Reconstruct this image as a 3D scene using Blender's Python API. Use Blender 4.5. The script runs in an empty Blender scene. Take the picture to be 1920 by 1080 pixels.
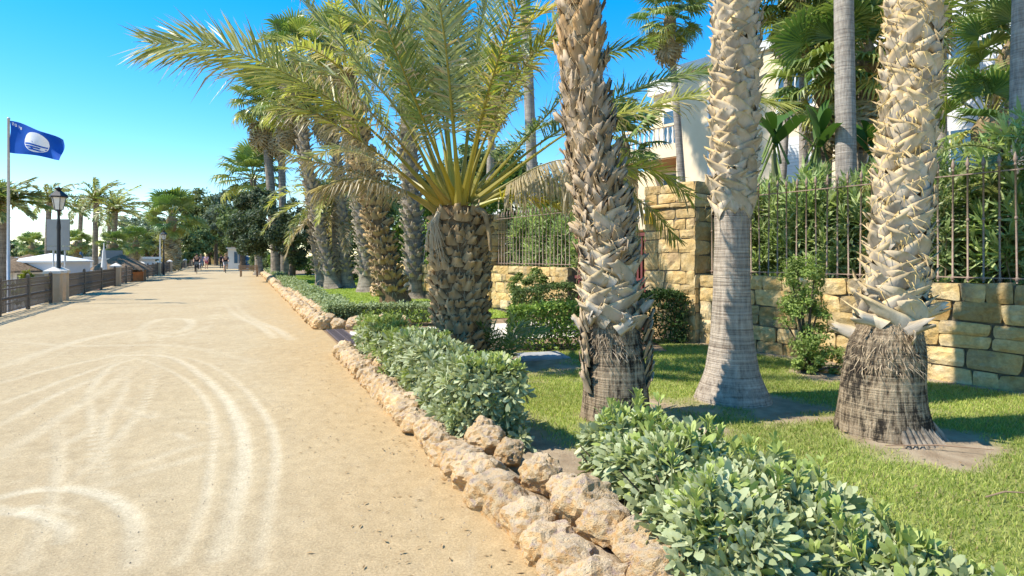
import bpy, bmesh, math, random
import numpy as np
from mathutils import Vector, Matrix, Euler

# ------------------------------------------------------------------ camera
F = 1100.0            # focal length in pixels of the 1920 px wide photograph
H = 1.6               # eye height
HOR = 480.0           # row of the horizon
scene = bpy.context.scene
C = scene.collection
cam = bpy.data.cameras.new('camera'); camo = bpy.data.objects.new('camera', cam); C.objects.link(camo)
camo.location = (0, 0, H); camo.rotation_euler = (math.radians(90), 0, 0)
cam.sensor_width = 36; cam.lens = 36 * F / 1920; cam.shift_y = -(540 - HOR) / 1920
cam.clip_start = 0.05; cam.clip_end = 4000
scene.camera = camo
# ------------------------------------------------------------------ light
SUN_EL = math.radians(52)
SHX, SHY = 0.98, 0.199                       # the way shadows fall on the ground
world = bpy.data.worlds.new('World'); scene.world = world; world.use_nodes = True
wn = world.node_tree; bg = wn.nodes['Background']
sky = wn.nodes.new('ShaderNodeTexSky'); sky.sky_type = 'NISHITA'; sky.sun_disc = False
sky.sun_elevation = SUN_EL; sky.sun_rotation = math.atan2(-SHX, -SHY)
sky.altitude = 0; sky.air_density = 1.0; sky.dust_density = 0.0; sky.ozone_density = 3.0
hs = wn.nodes.new('ShaderNodeHueSaturation'); hs.inputs['Saturation'].default_value = 1.78
hs.inputs['Hue'].default_value = 0.502
gm = wn.nodes.new('ShaderNodeGamma'); gm.inputs[1].default_value = 0.72          # even, film-like sky response
wn.links.new(sky.outputs[0], gm.inputs[0]); wn.links.new(gm.outputs[0], hs.inputs['Color']); wn.links.new(hs.outputs[0], bg.inputs['Color'])
bg.inputs['Strength'].default_value = 0.133
sl = bpy.data.lights.new('sun', 'SUN'); sl.energy = 2.5; sl.angle = math.radians(0.55); sl.color = (1.0, 0.93, 0.82)
so = bpy.data.objects.new('sun', sl); C.objects.link(so)
so.rotation_euler = Vector((SHX * math.cos(SUN_EL), SHY * math.cos(SUN_EL), -math.sin(SUN_EL))).to_track_quat('-Z', 'Y').to_euler()
scene.view_settings.view_transform = 'Standard'; scene.view_settings.look = 'None'
scene.view_settings.exposure = 1.78; scene.view_settings.gamma = 1.0
scene.view_settings.use_curve_mapping = False

# ------------------------------------------------------------------ helpers
rng = np.random.default_rng(7)
random.seed(7)
PI = math.pi
def at(px, py, Y): return np.array(((px - 960) / F * Y, Y, H - (py - HOR) / F * Y))
def gp(px, py):
    Y = F * H / (py - HOR); return np.array(((px - 960) / F * Y, Y, 0.0))
def nrm(a):
    a = np.asarray(a, float); return a / np.maximum(np.linalg.norm(a, axis=-1, keepdims=True), 1e-9)

class Acc:
    """collects geometry, builds ONE mesh"""
    def __init__(s): s.V = []; s.F = {}; s.Cc = []; s.n = 0; s.order = []
    def add(s, v, f, col=(1, 1, 1), m=0):
        v = np.asarray(v, float).reshape(-1, 3)
        c = np.asarray(col, float)
        if c.ndim == 1: c = np.tile(c, (len(v), 1))
        for face in f: s.F.setdefault((len(face), m), []).append(np.asarray(face)[None, :] + s.n)
        s.V.append(v); s.Cc.append(c); s.n += len(v); return s
    def inst(s, tv, tf, R, T, cols, m=0):
        """tv (k,3), tf list of faces, R (n,3,3), T (n,3), cols (n,3) or (n,k,3)"""
        n, k = len(T), len(tv)
        v = np.einsum('nij,kj->nki', R, tv) + T[:, None, :]
        off = s.n + np.arange(n)[:, None] * k
        for face in tf: s.F.setdefault((len(face), m), []).append(off + np.asarray(face)[None, :])
        cols = np.asarray(cols, float)
        if cols.ndim == 2: cols = np.repeat(cols[:, None, :], k, 1)
        s.V.append(v.reshape(-1, 3)); s.Cc.append(cols.reshape(-1, 3)); s.n += n * k; return s
    def box(s, c, size, rz=0.0, col=(1, 1, 1), m=0, taper=1.0):
        x, y, z = [q / 2 for q in size]
        v = np.array([(-x, -y, -z), (x, -y, -z), (x, y, -z), (-x, y, -z), (-x * taper, -y * taper, z), (x * taper, -y * taper, z), (x * taper, y * taper, z), (-x * taper, y * taper, z)])
        ca, sa = math.cos(rz), math.sin(rz)
        v = v @ np.array([[ca, sa, 0], [-sa, ca, 0], [0, 0, 1]]) + np.asarray(c, float)
        return s.add(v, [(3, 2, 1, 0), (4, 5, 6, 7), (0, 1, 5, 4), (1, 2, 6, 5), (2, 3, 7, 6), (3, 0, 4, 7)], col, m)
    def tube(s, pts, rad, sides=8, col=(1, 1, 1), m=0, cap=True, lob=None):
        pts = np.asarray(pts, float); n = len(pts)
        rad = np.broadcast_to(np.asarray(rad, float), (n,))
        t = nrm(np.gradient(pts, axis=0))
        ref = np.array((0, 0, 1.0)) if abs(t[n // 2][2]) < .9 else np.array((1.0, 0, 0))
        a = nrm(np.cross(t, ref)); b = np.cross(t, a)
        th = np.arange(sides) * 2 * PI / sides
        r = rad[:, None] * np.ones(sides)[None, :]
        if lob is not None: r = r * lob(np.arange(n)[:, None] / max(1, n - 1), th[None, :])
        v = pts[:, None, :] + r[..., None] * (np.cos(th)[None, :, None] * a[:, None, :] + np.sin(th)[None, :, None] * b[:, None, :])
        f = []
        i = np.arange(n - 1)[:, None] * sides; j = np.arange(sides)[None, :]; j2 = (j + 1) % sides
        q = np.stack([i + j, i + j2, i + sides + j2, i + sides + j], -1).reshape(-1, 4)
        c = np.asarray(col, float)
        if c.ndim == 2: c = np.repeat(c, sides, 0)
        base = s.n
        s.add(v.reshape(-1, 3), [], c, m)
        s.F.setdefault((4, m), []).append(q + base)
        if cap:
            s.F.setdefault((sides, m), []).append(np.array([list(range(sides))]) + base)
            s.F.setdefault((sides, m), []).append(np.array([list(range(sides))[::-1]]) + base + (n - 1) * sides)
        return s
    def lathe(s, c, prof, sides=12, col=(1, 1, 1), m=0, sq=False):
        c = np.asarray(c, float)
        th = np.arange(sides) * 2 * PI / sides + (PI / 4 if sq else 0)
        v = []
        for r, z in prof: v.append(np.stack([r * np.cos(th), r * np.sin(th), np.full(sides, z)], -1))
        v = np.concatenate(v) + c; n = len(prof)
        i = np.arange(n - 1)[:, None] * sides; j = np.arange(sides)[None, :]; j2 = (j + 1) % sides
        q = np.stack([i + j, i + j2, i + sides + j2, i + sides + j], -1).reshape(-1, 4)
        base = s.n; s.add(v, [], col, m); s.F.setdefault((4, m), []).append(q + base)
        s.F.setdefault((sides, m), []).append(np.array([list(range(sides))[::-1]]) + base)
        s.F.setdefault((sides, m), []).append(np.array([list(range(sides))]) + base + (n - 1) * sides)
        return s
    def mesh(s, name, mats, smooth=False):
        me = bpy.data.meshes.new(name)
        V = np.concatenate(s.V); me.vertices.add(len(V)); me.vertices.foreach_set('co', V.ravel().astype(np.float32))
        loops, tot, mi = [], [], []
        for (k, m), fl in s.F.items():
            fa = np.concatenate(fl); loops.append(fa.ravel()); tot.append(np.full(len(fa), k)); mi.append(np.full(len(fa), m))
        loops = np.concatenate(loops); tot = np.concatenate(tot); mi = np.concatenate(mi)
        me.loops.add(len(loops)); me.loops.foreach_set('vertex_index', loops.astype(np.int32))
        me.polygons.add(len(tot)); st = np.concatenate([[0], np.cumsum(tot)[:-1]])
        me.polygons.foreach_set('loop_start', st.astype(np.int32)); me.polygons.foreach_set('loop_total', tot.astype(np.int32))
        me.polygons.foreach_set('material_index', mi.astype(np.int32))
        me.polygons.foreach_set('use_smooth', np.full(len(tot), bool(smooth)))
        ca = me.color_attributes.new('Col', 'FLOAT_COLOR', 'POINT')
        cc = np.concatenate(s.Cc); cc = np.concatenate([cc, np.ones((len(cc), 1))], 1)
        ca.data.foreach_set('color', cc.ravel().astype(np.float32))
        for mm in (mats if isinstance(mats, (list, tuple)) else [mats]): me.materials.append(mm)
        me.update(calc_edges=True); me.validate()
        return me
    def build(s, name, mats, parent=None, smooth=False):
        return link(name, s.mesh(name, mats, smooth), parent)

def link(name, me, parent=None, loc=None, rot=None, scl=None):
    o = bpy.data.objects.new(name, me); C.objects.link(o)
    if parent is not None: o.parent = parent
    if loc is not None: o.location = loc
    if rot is not None:
        if len(rot) == 4: o.rotation_mode = 'QUATERNION'; o.rotation_quaternion = rot
        else: o.rotation_euler = rot
    if scl is not None: o.scale = (scl,) * 3 if np.isscalar(scl) else scl
    return o
def tag(o, label, cat, group=None):
    o['label'] = label; o['category'] = cat
    if group: o['group'] = group
    return o
def thing(name, label, cat, loc=(0, 0, 0), rz=0, group=None):
    o = link(name, None, None, loc, (0, 0, rz)); o.empty_display_size = .1
    return tag(o, label, cat, group)
def struct(o): o['kind'] = 'structure'; return o
def stuff(o): o['kind'] = 'stuff'; return o

# ------------------------------------------------------------------ materials
def nodes_of(name, rough=.8, spec=.3):
    m = bpy.data.materials.new(name); m.use_nodes = True; nt = m.node_tree
    b = nt.nodes['Principled BSDF']; b.inputs['Roughness'].default_value = rough; b.inputs['Specular IOR Level'].default_value = spec
    return m, nt, b
def N(nt, t, **kw):
    n = nt.nodes.new(t)
    for k, v in kw.items(): setattr(n, k, v)
    return n
def coords(nt, which='Object', scale=(1, 1, 1)):
    tc = N(nt, 'ShaderNodeTexCoord'); mp = N(nt, 'ShaderNodeMapping'); mp.inputs['Scale'].default_value = scale
    nt.links.new(tc.outputs[which], mp.inputs['Vector']); return mp.outputs[0]
def noise(nt, vec, scale, detail=4, rough=.55, dist=0):
    n = N(nt, 'ShaderNodeTexNoise'); n.inputs['Scale'].default_value = scale; n.inputs['Detail'].default_value = detail
    n.inputs['Roughness'].default_value = rough; n.inputs['Distortion'].default_value = dist
    nt.links.new(vec, n.inputs['Vector']); return n.outputs['Fac']
def ramp(nt, fac, stops):
    r = N(nt, 'ShaderNodeValToRGB'); e = r.color_ramp.elements
    while len(e) > 1: e.remove(e[0])
    for i, (p, c) in enumerate(stops):
        q = e[0] if i == 0 else e.new(p)
        q.position = p; q.color = (*c, 1) if len(c) == 3 else c
    nt.links.new(fac, r.inputs[0]); return r.outputs[0]
def mix(nt, fac, a, b, mode='MIX'):
    n = N(nt, 'ShaderNodeMix', data_type='RGBA', blend_type=mode)
    for s_, v in ((n.inputs[0], fac), (n.inputs[6], a), (n.inputs[7], b)):
        if isinstance(v, bpy.types.NodeSocket): nt.links.new(v, s_)
        elif np.isscalar(v): s_.default_value = v
        else: s_.default_value = (*v, 1)
    return n.outputs[2]
def mathn(nt, op, a, b=None, clamp=False):
    n = N(nt, 'ShaderNodeMath', operation=op); n.use_clamp = clamp
    for i, v in enumerate((a, b)):
        if v is None: continue
        if isinstance(v, bpy.types.NodeSocket): nt.links.new(v, n.inputs[i])
        else: n.inputs[i].default_value = v
    return n.outputs[0]
def bump(nt, b, h, strength=.5, dist=.02):
    n = N(nt, 'ShaderNodeBump'); n.inputs['Strength'].default_value = strength; n.inputs['Distance'].default_value = dist
    nt.links.new(h, n.inputs['Height']); nt.links.new(n.outputs[0], b.inputs['Normal'])
def attr(nt, name='Col'):
    return N(nt, 'ShaderNodeAttribute', attribute_name=name).outputs['Color']
def objvar(nt, col, lo=.8, hi=1.2):
    oi = N(nt, 'ShaderNodeObjectInfo'); mr = N(nt, 'ShaderNodeMapRange')
    mr.inputs[3].default_value = lo; mr.inputs[4].default_value = hi
    nt.links.new(oi.outputs['Random'], mr.inputs[0])
    h = N(nt, 'ShaderNodeHueSaturation'); nt.links.new(mr.outputs[0], h.inputs['Value']); nt.links.new(col, h.inputs['Color'])
    return h.outputs[0]

def mottled(name, a, b_, scale=6, rough=.85, spec=.2, bscale=40, bstr=.4, bdist=.01, use_attr=False, ov=None, stretch=(1, 1, 1), detail=5, c=None):
    m, nt, b = nodes_of(name, rough, spec); v = coords(nt, 'Object', stretch)
    n1 = noise(nt, v, scale, detail)
    stops = [(.3, a), (.7, b_)] if c is None else [(.25, a), (.5, b_), (.75, c)]
    col = ramp(nt, n1, stops)
    if use_attr: col = mix(nt, 1.0, col, attr(nt), 'MULTIPLY')
    if ov: col = objvar(nt, col, *ov)
    nt.links.new(col, b.inputs['Base Color'])
    if bstr: bump(nt, b, noise(nt, v, bscale, 6, .65), bstr, bdist)
    return m
def foliage(name, rough=.45, spec=.35, transl=.3, ov=(.85, 1.15), fine=0):
    m, nt, b = nodes_of(name, rough, spec)
    col = attr(nt)
    if ov: col = objvar(nt, col, *ov)
    if fine:
        col = mix(nt, 1.0, col, ramp(nt, noise(nt, coords(nt), fine, 3), [(.3, (.7, .7, .7)), (.7, (1.25, 1.25, 1.25))]), 'MULTIPLY')
    nt.links.new(col, b.inputs['Base Color'])
    tr = N(nt, 'ShaderNodeBsdfTranslucent'); ms = N(nt, 'ShaderNodeMixShader'); ms.inputs[0].default_value = transl
    tcol = mix(nt, 1.0, col, (1.25, 1.3, .75), 'MULTIPLY'); nt.links.new(tcol, tr.inputs['Color'])
    out = nt.nodes['Material Output']
    nt.links.new(b.outputs[0], ms.inputs[1]); nt.links.new(tr.outputs[0], ms.inputs[2]); nt.links.new(ms.outputs[0], out.inputs['Surface'])
    return m
def plain(name, col, rough=.5, spec=.4, metal=0, var=.15, scale=8, bstr=.1):
    m, nt, b = nodes_of(name, rough, spec); b.inputs['Metallic'].default_value = metal
    c = np.array(col); v = coords(nt)
    nt.links.new(ramp(nt, noise(nt, v, scale, 5), [(.3, tuple(c * (1 - var))), (.7, tuple(np.minimum(c * (1 + var), 1)))]), b.inputs['Base Color'])
    if bstr: bump(nt, b, noise(nt, v, scale * 8, 4), bstr, .004)
    return m

M = {}
M['leaf'] = foliage('leaf_gloss', .48, .18, .24)
M['leafmatt'] = foliage('leaf_matt', .5, .3, .38)
M['frond'] = foliage('palm_frond', .42, .4, .42)
M['fan'] = foliage('fan_frond', .4, .4, .28)
M['grass'] = foliage('grass_blade', .6, .2, .35, None)
M['far'] = foliage('far_foliage', .6, .2, .25)
M['boot'] = mottled('leaf_base_wood', (.66, .62, .57), (1.04, 1.0, .94), 14, .85, .15, 60, .5, .006, True, (.78, 1.15), (1, 1, .25))
M['fibre'] = mottled('palm_fibre', (.16, .11, .06), (.36, .27, .15), 18, .95, .05, 70, .8, .02, False, None, (1, 1, .35))
M['pocket'] = mottled('palm_boot_bark', (.10, .065, .035), (.22, .15, .08), 14, .95, .05, 50, .8, .02, False)
M['strand'] = foliage('fibre_strand', .9, .05, .15)
# ---- bark with rings and fissures, char marks towards some sides
def bark(name, a, b_, ring=38, char=0.0, bs=.6, c0=.60, rw=.55):
    m, nt, b = nodes_of(name, .9, .1)
    v = coords(nt); vs = coords(nt, 'Object', (14, 14, 1.6)); vr = coords(nt, 'Object', (1, 1, ring))
    n1 = noise(nt, v, 4, 5); n2 = noise(nt, vs, 2.2, 6, .7); n3 = noise(nt, vr, 1.2, 4, .6, .6)
    h = mathn(nt, 'ADD', mathn(nt, 'MULTIPLY', n2, 1.1 - rw), mathn(nt, 'MULTIPLY', n3, rw))
    col = mix(nt, ramp(nt, h, [(.42, (0, 0, 0)), (.64, (1, 1, 1))]), a, b_)
    col = mix(nt, 1.0, col, ramp(nt, n1, [(.3, (.75, .75, .75)), (.7, (1.15, 1.13, 1.1))]), 'MULTIPLY')
    if char:
        nc = noise(nt, v, 2.6, 8, .75); at_ = N(nt, 'ShaderNodeAttribute', attribute_name='Col')
        k = mathn(nt, 'MULTIPLY', ramp(nt, mathn(nt, 'ADD', mathn(nt, 'MULTIPLY', nc, .85), mathn(nt, 'SUBTRACT', .42, mathn(nt, 'MULTIPLY', h, .55))), [(c0 - .045, (0, 0, 0)), (c0 + .06, (1, 1, 1))]), at_.outputs['Fac'])
        col = mix(nt, mathn(nt, 'MULTIPLY', k, char), col, (.018, .016, .014))
    nt.links.new(col, b.inputs['Base Color']); bump(nt, b, h, bs, .05)
    return m
M['bark_ring'] = bark('bark_ringed', (.19, .15, .115), (.46, .39, .31), 44)
M['bark_char'] = bark('bark_charred', (.15, .105, .065), (.42, .325, .215), 46, .93, 1.0, .545, .34)
M['bark_thin'] = bark('bark_pale_ringed', (.20, .17, .145), (.40, .36, .31), 26)
M['bark_far'] = bark('bark_grey', (.13, .105, .08), (.33, .28, .215), 9)
M['wood'] = mottled('tree_bark', (.06, .045, .03), (.16, .12, .085), 9, .9, .1, 40, .6, .02)
# ---- stones
def stone(name, a, b_, c, scale=3.5, ov=(.82, 1.15), bstr=.8, bdist=.03, pits=0, dark=None, top=None):
    m, nt, b = nodes_of(name, .88, .15); v = coords(nt)
    oi = N(nt, 'ShaderNodeObjectInfo'); va = N(nt, 'ShaderNodeVectorMath', operation='ADD'); cb = N(nt, 'ShaderNodeCombineXYZ')
    mu = mathn(nt, 'MULTIPLY', oi.outputs['Random'], 37.0)
    for i in range(3): nt.links.new(mu, cb.inputs[i])
    nt.links.new(v, va.inputs[0]); nt.links.new(cb.outputs[0], va.inputs[1]); v = va.outputs[0]
    n1 = noise(nt, v, scale, 6, .6); n2 = noise(nt, v, scale * 7, 6, .7); n3 = noise(nt, v, scale * .8, 4)
    col = ramp(nt, n1, [(.28, a), (.5, b_), (.72, c)])
    if top:      # weathered upper faces
        ge = N(nt, 'ShaderNodeNewGeometry'); sx = N(nt, 'ShaderNodeSeparateXYZ'); nt.links.new(ge.outputs['Normal'], sx.inputs[0])
        col = mix(nt, ramp(nt, mathn(nt, 'ADD', mathn(nt, 'MULTIPLY', sx.outputs[2], .5), mathn(nt, 'MULTIPLY', n3, .7)), [(.55, (0, 0, 0)), (.95, (1, 1, 1))]), col, top)
    if dark: col = mix(nt, ramp(nt, n3, [(.56, (0, 0, 0)), (.68, (1, 1, 1))]), col, dark)
    col = mix(nt, 1.0, col, ramp(nt, n2, [(.3, (.72, .7, .68)), (.65, (1.12, 1.12, 1.1))]), 'MULTIPLY')
    nt.links.new(objvar(nt, col, *ov), b.inputs['Base Color'])
    h = n2
    if pits:
        vo = N(nt, 'ShaderNodeTexVoronoi'); vo.inputs['Scale'].default_value = pits; nt.links.new(v, vo.inputs['Vector'])
        h = mathn(nt, 'ADD', n2, mathn(nt, 'MULTIPLY', mathn(nt, 'MINIMUM', vo.outputs['Distance'], .45), 1.2))
    bump(nt, b, h, bstr, bdist); return m
M['rock'] = stone('kerb_rock', (.56, .29, .10), (.57, .375, .18), (.58, .46, .28), 4.2, (.85, 1.12), 1.0, .012, 11, (.42, .31, .24), (.53, .43, .30))
M['ashlar'] = stone('wall_stone', (.50, .30, .10), (.56, .395, .175), (.58, .47, .29), 2.6, (.62, 1.2), .9, .02, 0, (.26, .21, .14))
M['mortar'] = mottled('wall_mortar', (.10, .085, .06), (.2, .17, .12), 14, .95, .05, 60, .5)
M['pillarst'] = stone('pillar_stone', (.46, .28, .10), (.54, .385, .18), (.57, .46, .29), 2.4, (.7, 1.15), .8, .018, 0, (.34, .24, .13))
M['iron_tan'] = plain('painted_iron_tan', (.27, .19, .14), .6, .3, 0, .25, 30)
M['black'] = plain('black_paint', (.018, .02, .022), .45, .4, 0, .2, 10, .05)
M['darkfence'] = plain('dark_railing_paint', (.105, .08, .06), .55, .4, 0, .3, 20, .1)
M['render'] = mottled('cream_render', (.72, .59, .40), (.78, .65, .46), 1.2, .9, .1, 60, .1, .005)
M['white'] = plain('white_paint', (.70, .69, .66), .6, .3, 0, .04, 2, .03)
M['offwhite'] = plain('offwhite_wall', (.70, .70, .72), .8, .2, 0, .05, 1, .05)
M['pillar'] = mottled('pillar_render', (.50, .36, .23), (.58, .45, .31), 2.5, .9, .1, 50, .25, .005)
M['pillarcap'] = mottled('pillar_cap', (.60, .54, .45), (.7, .65, .57), 4, .9, .1, 50, .2, .005)
M['steel'] = plain('galvanised_steel', (.45, .46, .47), .45, .5, .3, .1, 6, .03)
M['greyboard'] = plain('grey_sign_back', (.17, .185, .185), .55, .4, 0, .06, 3, .03)
M['blue'] = plain('flag_blue', (.006, .075, .36), .75, .15, 0, .08, 5, 0)
M['flagwhite'] = plain('flag_white', (.72, .72, .73), .8, .1, 0, .05, 5, 0)
M['redgate'] = plain('gate_dark_red', (.14, .035, .03), .5, .4, 0, .15, 8, .05)
M['woodslat'] = mottled('timber_slats', (.30, .15, .06), (.42, .22, .09), 8, .6, .3, 30, .2, .004, False, None, (1, 1, 8))
def glassmat(name, col):
    m, nt, b = nodes_of(name, .08, .8)
    nt.links.new(ramp(nt, noise(nt, coords(nt), 1.5, 2), [(.3, tuple(np.array(col) * .8)), (.7, tuple(np.array(col) * 1.2))]), b.inputs['Base Color']); return m
M['glass'] = glassmat('window_glass', (.05, .12, .20))
m, nt, b = nodes_of('lamp_glass', .25, .5); M['lampglass'] = m
nt.links.new(ramp(nt, noise(nt, coords(nt), 6, 2), [(.3, (.62, .58, .5)), (.7, (.75, .72, .66))]), b.inputs['Base Color'])
M['soil'] = mottled('garden_soil', (.13, .085, .05), (.30, .21, .13), 3.5, .95, .05, 45, .7, .03, c=(.22, .15, .09))
M['slab'] = mottled('pale_slab', (.55, .49, .40), (.64, .58, .48), 5, .9, .1, 60, .2, .005)
M['grate'] = plain('drain_iron', (.12, .09, .085), .6, .4, .2, .2, 20, .1)
M['manhole'] = mottled('manhole_grey', (.24, .24, .24), (.36, .36, .36), 7, .8, .2, 60, .3, .006)
M['thatch'] = mottled('thatch_brown', (.12, .085, .055), (.26, .19, .125), 12, .95, .05, 60, .8, .03, False, None, (1, 1, .3))
M['orange'] = plain('orange_panel', (.55, .20, .07), .6, .3, 0, .2, 4, .05)
M['yellow'] = plain('yellow_box', (.75, .42, .02), .5, .4, 0, .06, 6, .03)
M['bluebox'] = plain('blue_board', (.03, .11, .23), .5, .4, 0, .1, 5, .03)
M['yellowwall'] = mottled('ochre_wall', (.62, .42, .16), (.70, .50, .23), 1, .9, .1, 30, .1)
M['pinkwall'] = mottled('pink_wall', (.62, .36, .24), (.68, .42, .3), 1, .9, .1, 30, .1)
M['canvas'] = plain('canvas_white', (.66, .65, .62), .85, .1, 0, .06, 5, .05)
M['tyre'] = plain('tyre_rubber', (.02, .02, .02), .8, .2, 0, .2, 20, 0)
M['benchwood'] = mottled('bench_timber', (.26, .16, .09), (.38, .25, .15), 10, .7, .2, 40, .3, .004)
# ================================================================== SETTING
SL = -0.462                                             # promenade direction: dx/dy
def kerb_x(Y): return 0.13 - 0.459 * (np.asarray(Y, float) - 2.96)          # path-side foot of the rock kerb
def rail_x(Y): return -13.4 - 0.48 * (np.asarray(Y, float) - 15.3)          # line of the sea-side railing
WA = np.array((5.9, 6.77)); WD = nrm(np.array((-0.615, 1.0)))              # garden wall: point and direction
WN = np.array((-WD[1], WD[0]));                                             # towards the promenade
if WN[0] > 0: WN = -WN
def wpt(t, off=0.0, z=0.0): p = WA + WD * t + WN * off; return np.array((p[0], p[1], z))

# beach level, one sheet to the horizon
a = Acc(); a.add([(-2500, -300, -1.3), (2500, -300, -1.3), (2500, 3500, -1.3), (-2500, 3500, -1.3)], [(0, 1, 2, 3)])
struct(a.build('ground', mottled('beach_sand', (.40, .32, .21), (.50, .41, .28), .3, .95, .05, 8, .3, .03)))
# raised terrace that carries the promenade and the gardens
a = Acc()
ys = [-8, 10, 30, 60, 120, 300]
L = [(float(rail_x(y)) - .25, y) for y in ys]; R_ = [(60 if y < 100 else 200, y) for y in ys]
v = [(x, y, 0) for x, y in L] + [(x, y, 0) for x, y in R_] + [(x, y, -1.4) for x, y in L]
n = len(ys); f = []
for i in range(n - 1):
    f.append((i, n + i, n + i + 1, i + 1)); f.append((2 * n + i, i, i + 1, 2 * n + i + 1))
a.add(v, f); struct(a.build('terrain', M['soil']))

# ---- sandy promenade, raked and driven over
ys = [-3.0]
while ys[-1] < 15: ys.append(ys[-1] + (.25 if ys[-1] < 1.5 else .028 if ys[-1] < 8 else .05))
while ys[-1] < 290: ys.append(ys[-1] + .05 * (ys[-1] / 15) ** 2 + .05)
ys = np.array(ys); nc = 230
Yg = np.repeat(ys[:, None], nc, 1); t = np.linspace(0, 1, nc)[None, :]
xl = rail_x(ys)[:, None] - .2; xr = np.maximum(kerb_x(ys) + .22, xl[:, 0] + 4)[:, None]
Xg = xl + (xr - xl) * t
P2 = np.stack([Xg, Yg], -1).reshape(-1, 2)
tracks = [  # (pixels in the photograph, width m, weight)
 ([(207, 663), (289, 685), (347, 714), (385, 753), (400, 801), (395, 887), (380, 960), (337, 1060)], .035, .8),
 ([(200, 668), (313, 671), (375, 704), (424, 753), (453, 810), (457, 873), (443, 945), (409, 1051)], .055, 1.0),
 ([(300, 662), (385, 683), (443, 719), (486, 767), (510, 810), (518, 868), (506, 945), (486, 1066)], .04, .75),
 ([(290, 664), (360, 690), (410, 740), (438, 800), (445, 860), (430, 930)], .03, .6),
 ([(-60, 958), (0, 936), (72, 923), (144, 923), (202, 936), (241, 964), (253, 1003), (250, 1060)], .05, .95),
 ([(-60, 962), (0, 964), (58, 969), (116, 993), (120, 1020)], .045, .95),
 ([(-60, 945), (20, 960), (80, 955), (140, 968)], .03, .8),
 ([(169, 760), (172, 800), (176, 916)], .04, .65), ([(205, 780), (193, 820), (202, 915)], .04, .65),
 ([(294, 690), (260, 772), (202, 839), (120, 920)], .035, .6), ([(300, 690), (270, 765), (215, 840)], .04, .5),
 ([(260, 672), (207, 690), (175, 725), (160, 760)], .05, .6), ([(240, 690), (230, 740), (180, 800), (80, 860)], .05, .5),
 ([(100, 790), (108, 850), (100, 930), (60, 1060)], .04, .5), ([(120, 800), (112, 870), (95, 960), (40, 1075)], .04, .5),
 ([(0, 760), (120, 715), (230, 675)], .05, .6), ([(0, 800), (100, 745), (230, 690)], .05, .6), ([(0, 720), (110, 690), (260, 660)], .06, .5),
 ([(0, 860), (90, 800), (190, 735), (250, 690)], .07, .45), ([(0, 690), (150, 640), (300, 612)], .12, .5), ([(0, 640), (140, 650), (330, 650), (480, 680)], .1, .35),
 ([(414, 560), (440, 590), (490, 615), (515, 635)], .09, .7), ([(430, 560), (465, 595), (520, 620), (545, 638)], .09, .7),
 ([(270, 640), (268, 615), (300, 600), (350, 600), (357, 612), (330, 625), (290, 622)], .1, .5),
 ([(280, 628), (330, 632), (400, 610)], .08, .4), ([(340, 560), (300, 640), (290, 700)], .08, .3), ([(420, 520), (410, 580), (330, 680)], .1, .35),
 ([(220, 760), (280, 785), (290, 775)], .04, .5), ([(330, 815), (352, 828)], .03, .6), ([(340, 790), (400, 800), (420, 840)], .03, .4),
 ([(240, 880), (330, 850), (400, 830)], .05, .35), ([(230, 900), (340, 870), (420, 850)], .05, .3)]
trk = np.zeros(len(P2)); rut = np.zeros(len(P2))
nearm = (P2[:, 1] < 40) & (P2[:, 1] > 1.5)
idx = np.where(nearm)[0]; Q = P2[idx]
def smooth_line(pts, n):
    pts = np.asarray(pts, float); pp = np.vstack([2 * pts[0] - pts[1], pts, 2 * pts[-1] - pts[-2]]); out = []
    for i in range(1, len(pp) - 2):
        tt = np.linspace(0, 1, n, endpoint=False)[:, None]; p0, p1, p2, p3 = pp[i - 1], pp[i], pp[i + 1], pp[i + 2]
        out.append(.5 * ((2 * p1) + (-p0 + p2) * tt + (2 * p0 - 5 * p1 + 4 * p2 - p3) * tt ** 2 + (-p0 + 3 * p1 - 3 * p2 + p3) * tt ** 3))
    out.append(pts[-1:]); return np.concatenate(out)
lines = [(np.array([gp(*p)[:2] for p in smooth_line(px, 14)]), w, k) for px, w, k in tracks]
for i in range(34):                                     # faint older tyre lines running along the promenade
    y0 = rng.uniform(3, 25); x0 = float(kerb_x(y0)) - rng.uniform(.8, 7); yy = np.linspace(0, rng.uniform(4, 14), 40)
    lines.append((np.stack([x0 + SL * yy * rng.uniform(.7, 1.3) + .25 * np.sin(yy * rng.uniform(.2, .6) + i), y0 + yy], -1), rng.uniform(.02, .04), rng.uniform(.15, .4)))
for ln, w, k in lines:
    lo, hi = ln.min(0) - 4 * w, ln.max(0) + 4 * w
    mm = np.where((Q[:, 0] > lo[0]) & (Q[:, 0] < hi[0]) & (Q[:, 1] > lo[1]) & (Q[:, 1] < hi[1]))[0]
    for ch in np.array_split(mm, max(1, len(mm) // 6000)):
        if not len(ch): continue
        d2 = ((Q[ch][:, None, :] - ln[None]) ** 2).sum(-1); j = d2.argmin(1); d = np.sqrt(d2.min(1))
        fade = .35 + .65 * np.sin(PI * np.clip(j / max(1, len(ln) - 1), .05, .95))
        g = np.exp(-(d / (1.15 * w)) ** 4) * k * fade
        trk[idx[ch]] = np.maximum(trk[idx[ch]], g)
        rut[idx[ch]] += -.006 * g + .004 * k * np.exp(-((d - 1.7 * w) / (w * .7)) ** 2)
edge = np.clip(1 - (kerb_x(P2[:, 1]) - P2[:, 0]) / 1.5, 0, 1)
vx = P2[:, 0]; vy = P2[:, 1]
z = .014 + rut * .8 + .004 * np.sin(vx * 5.1 + 2 * np.sin(vy * 1.3)) * np.sin(vy * 3.7 + np.sin(vx * 2.3)) + rng.normal(0, .0016, len(P2))
z = np.maximum(z, .004)
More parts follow.
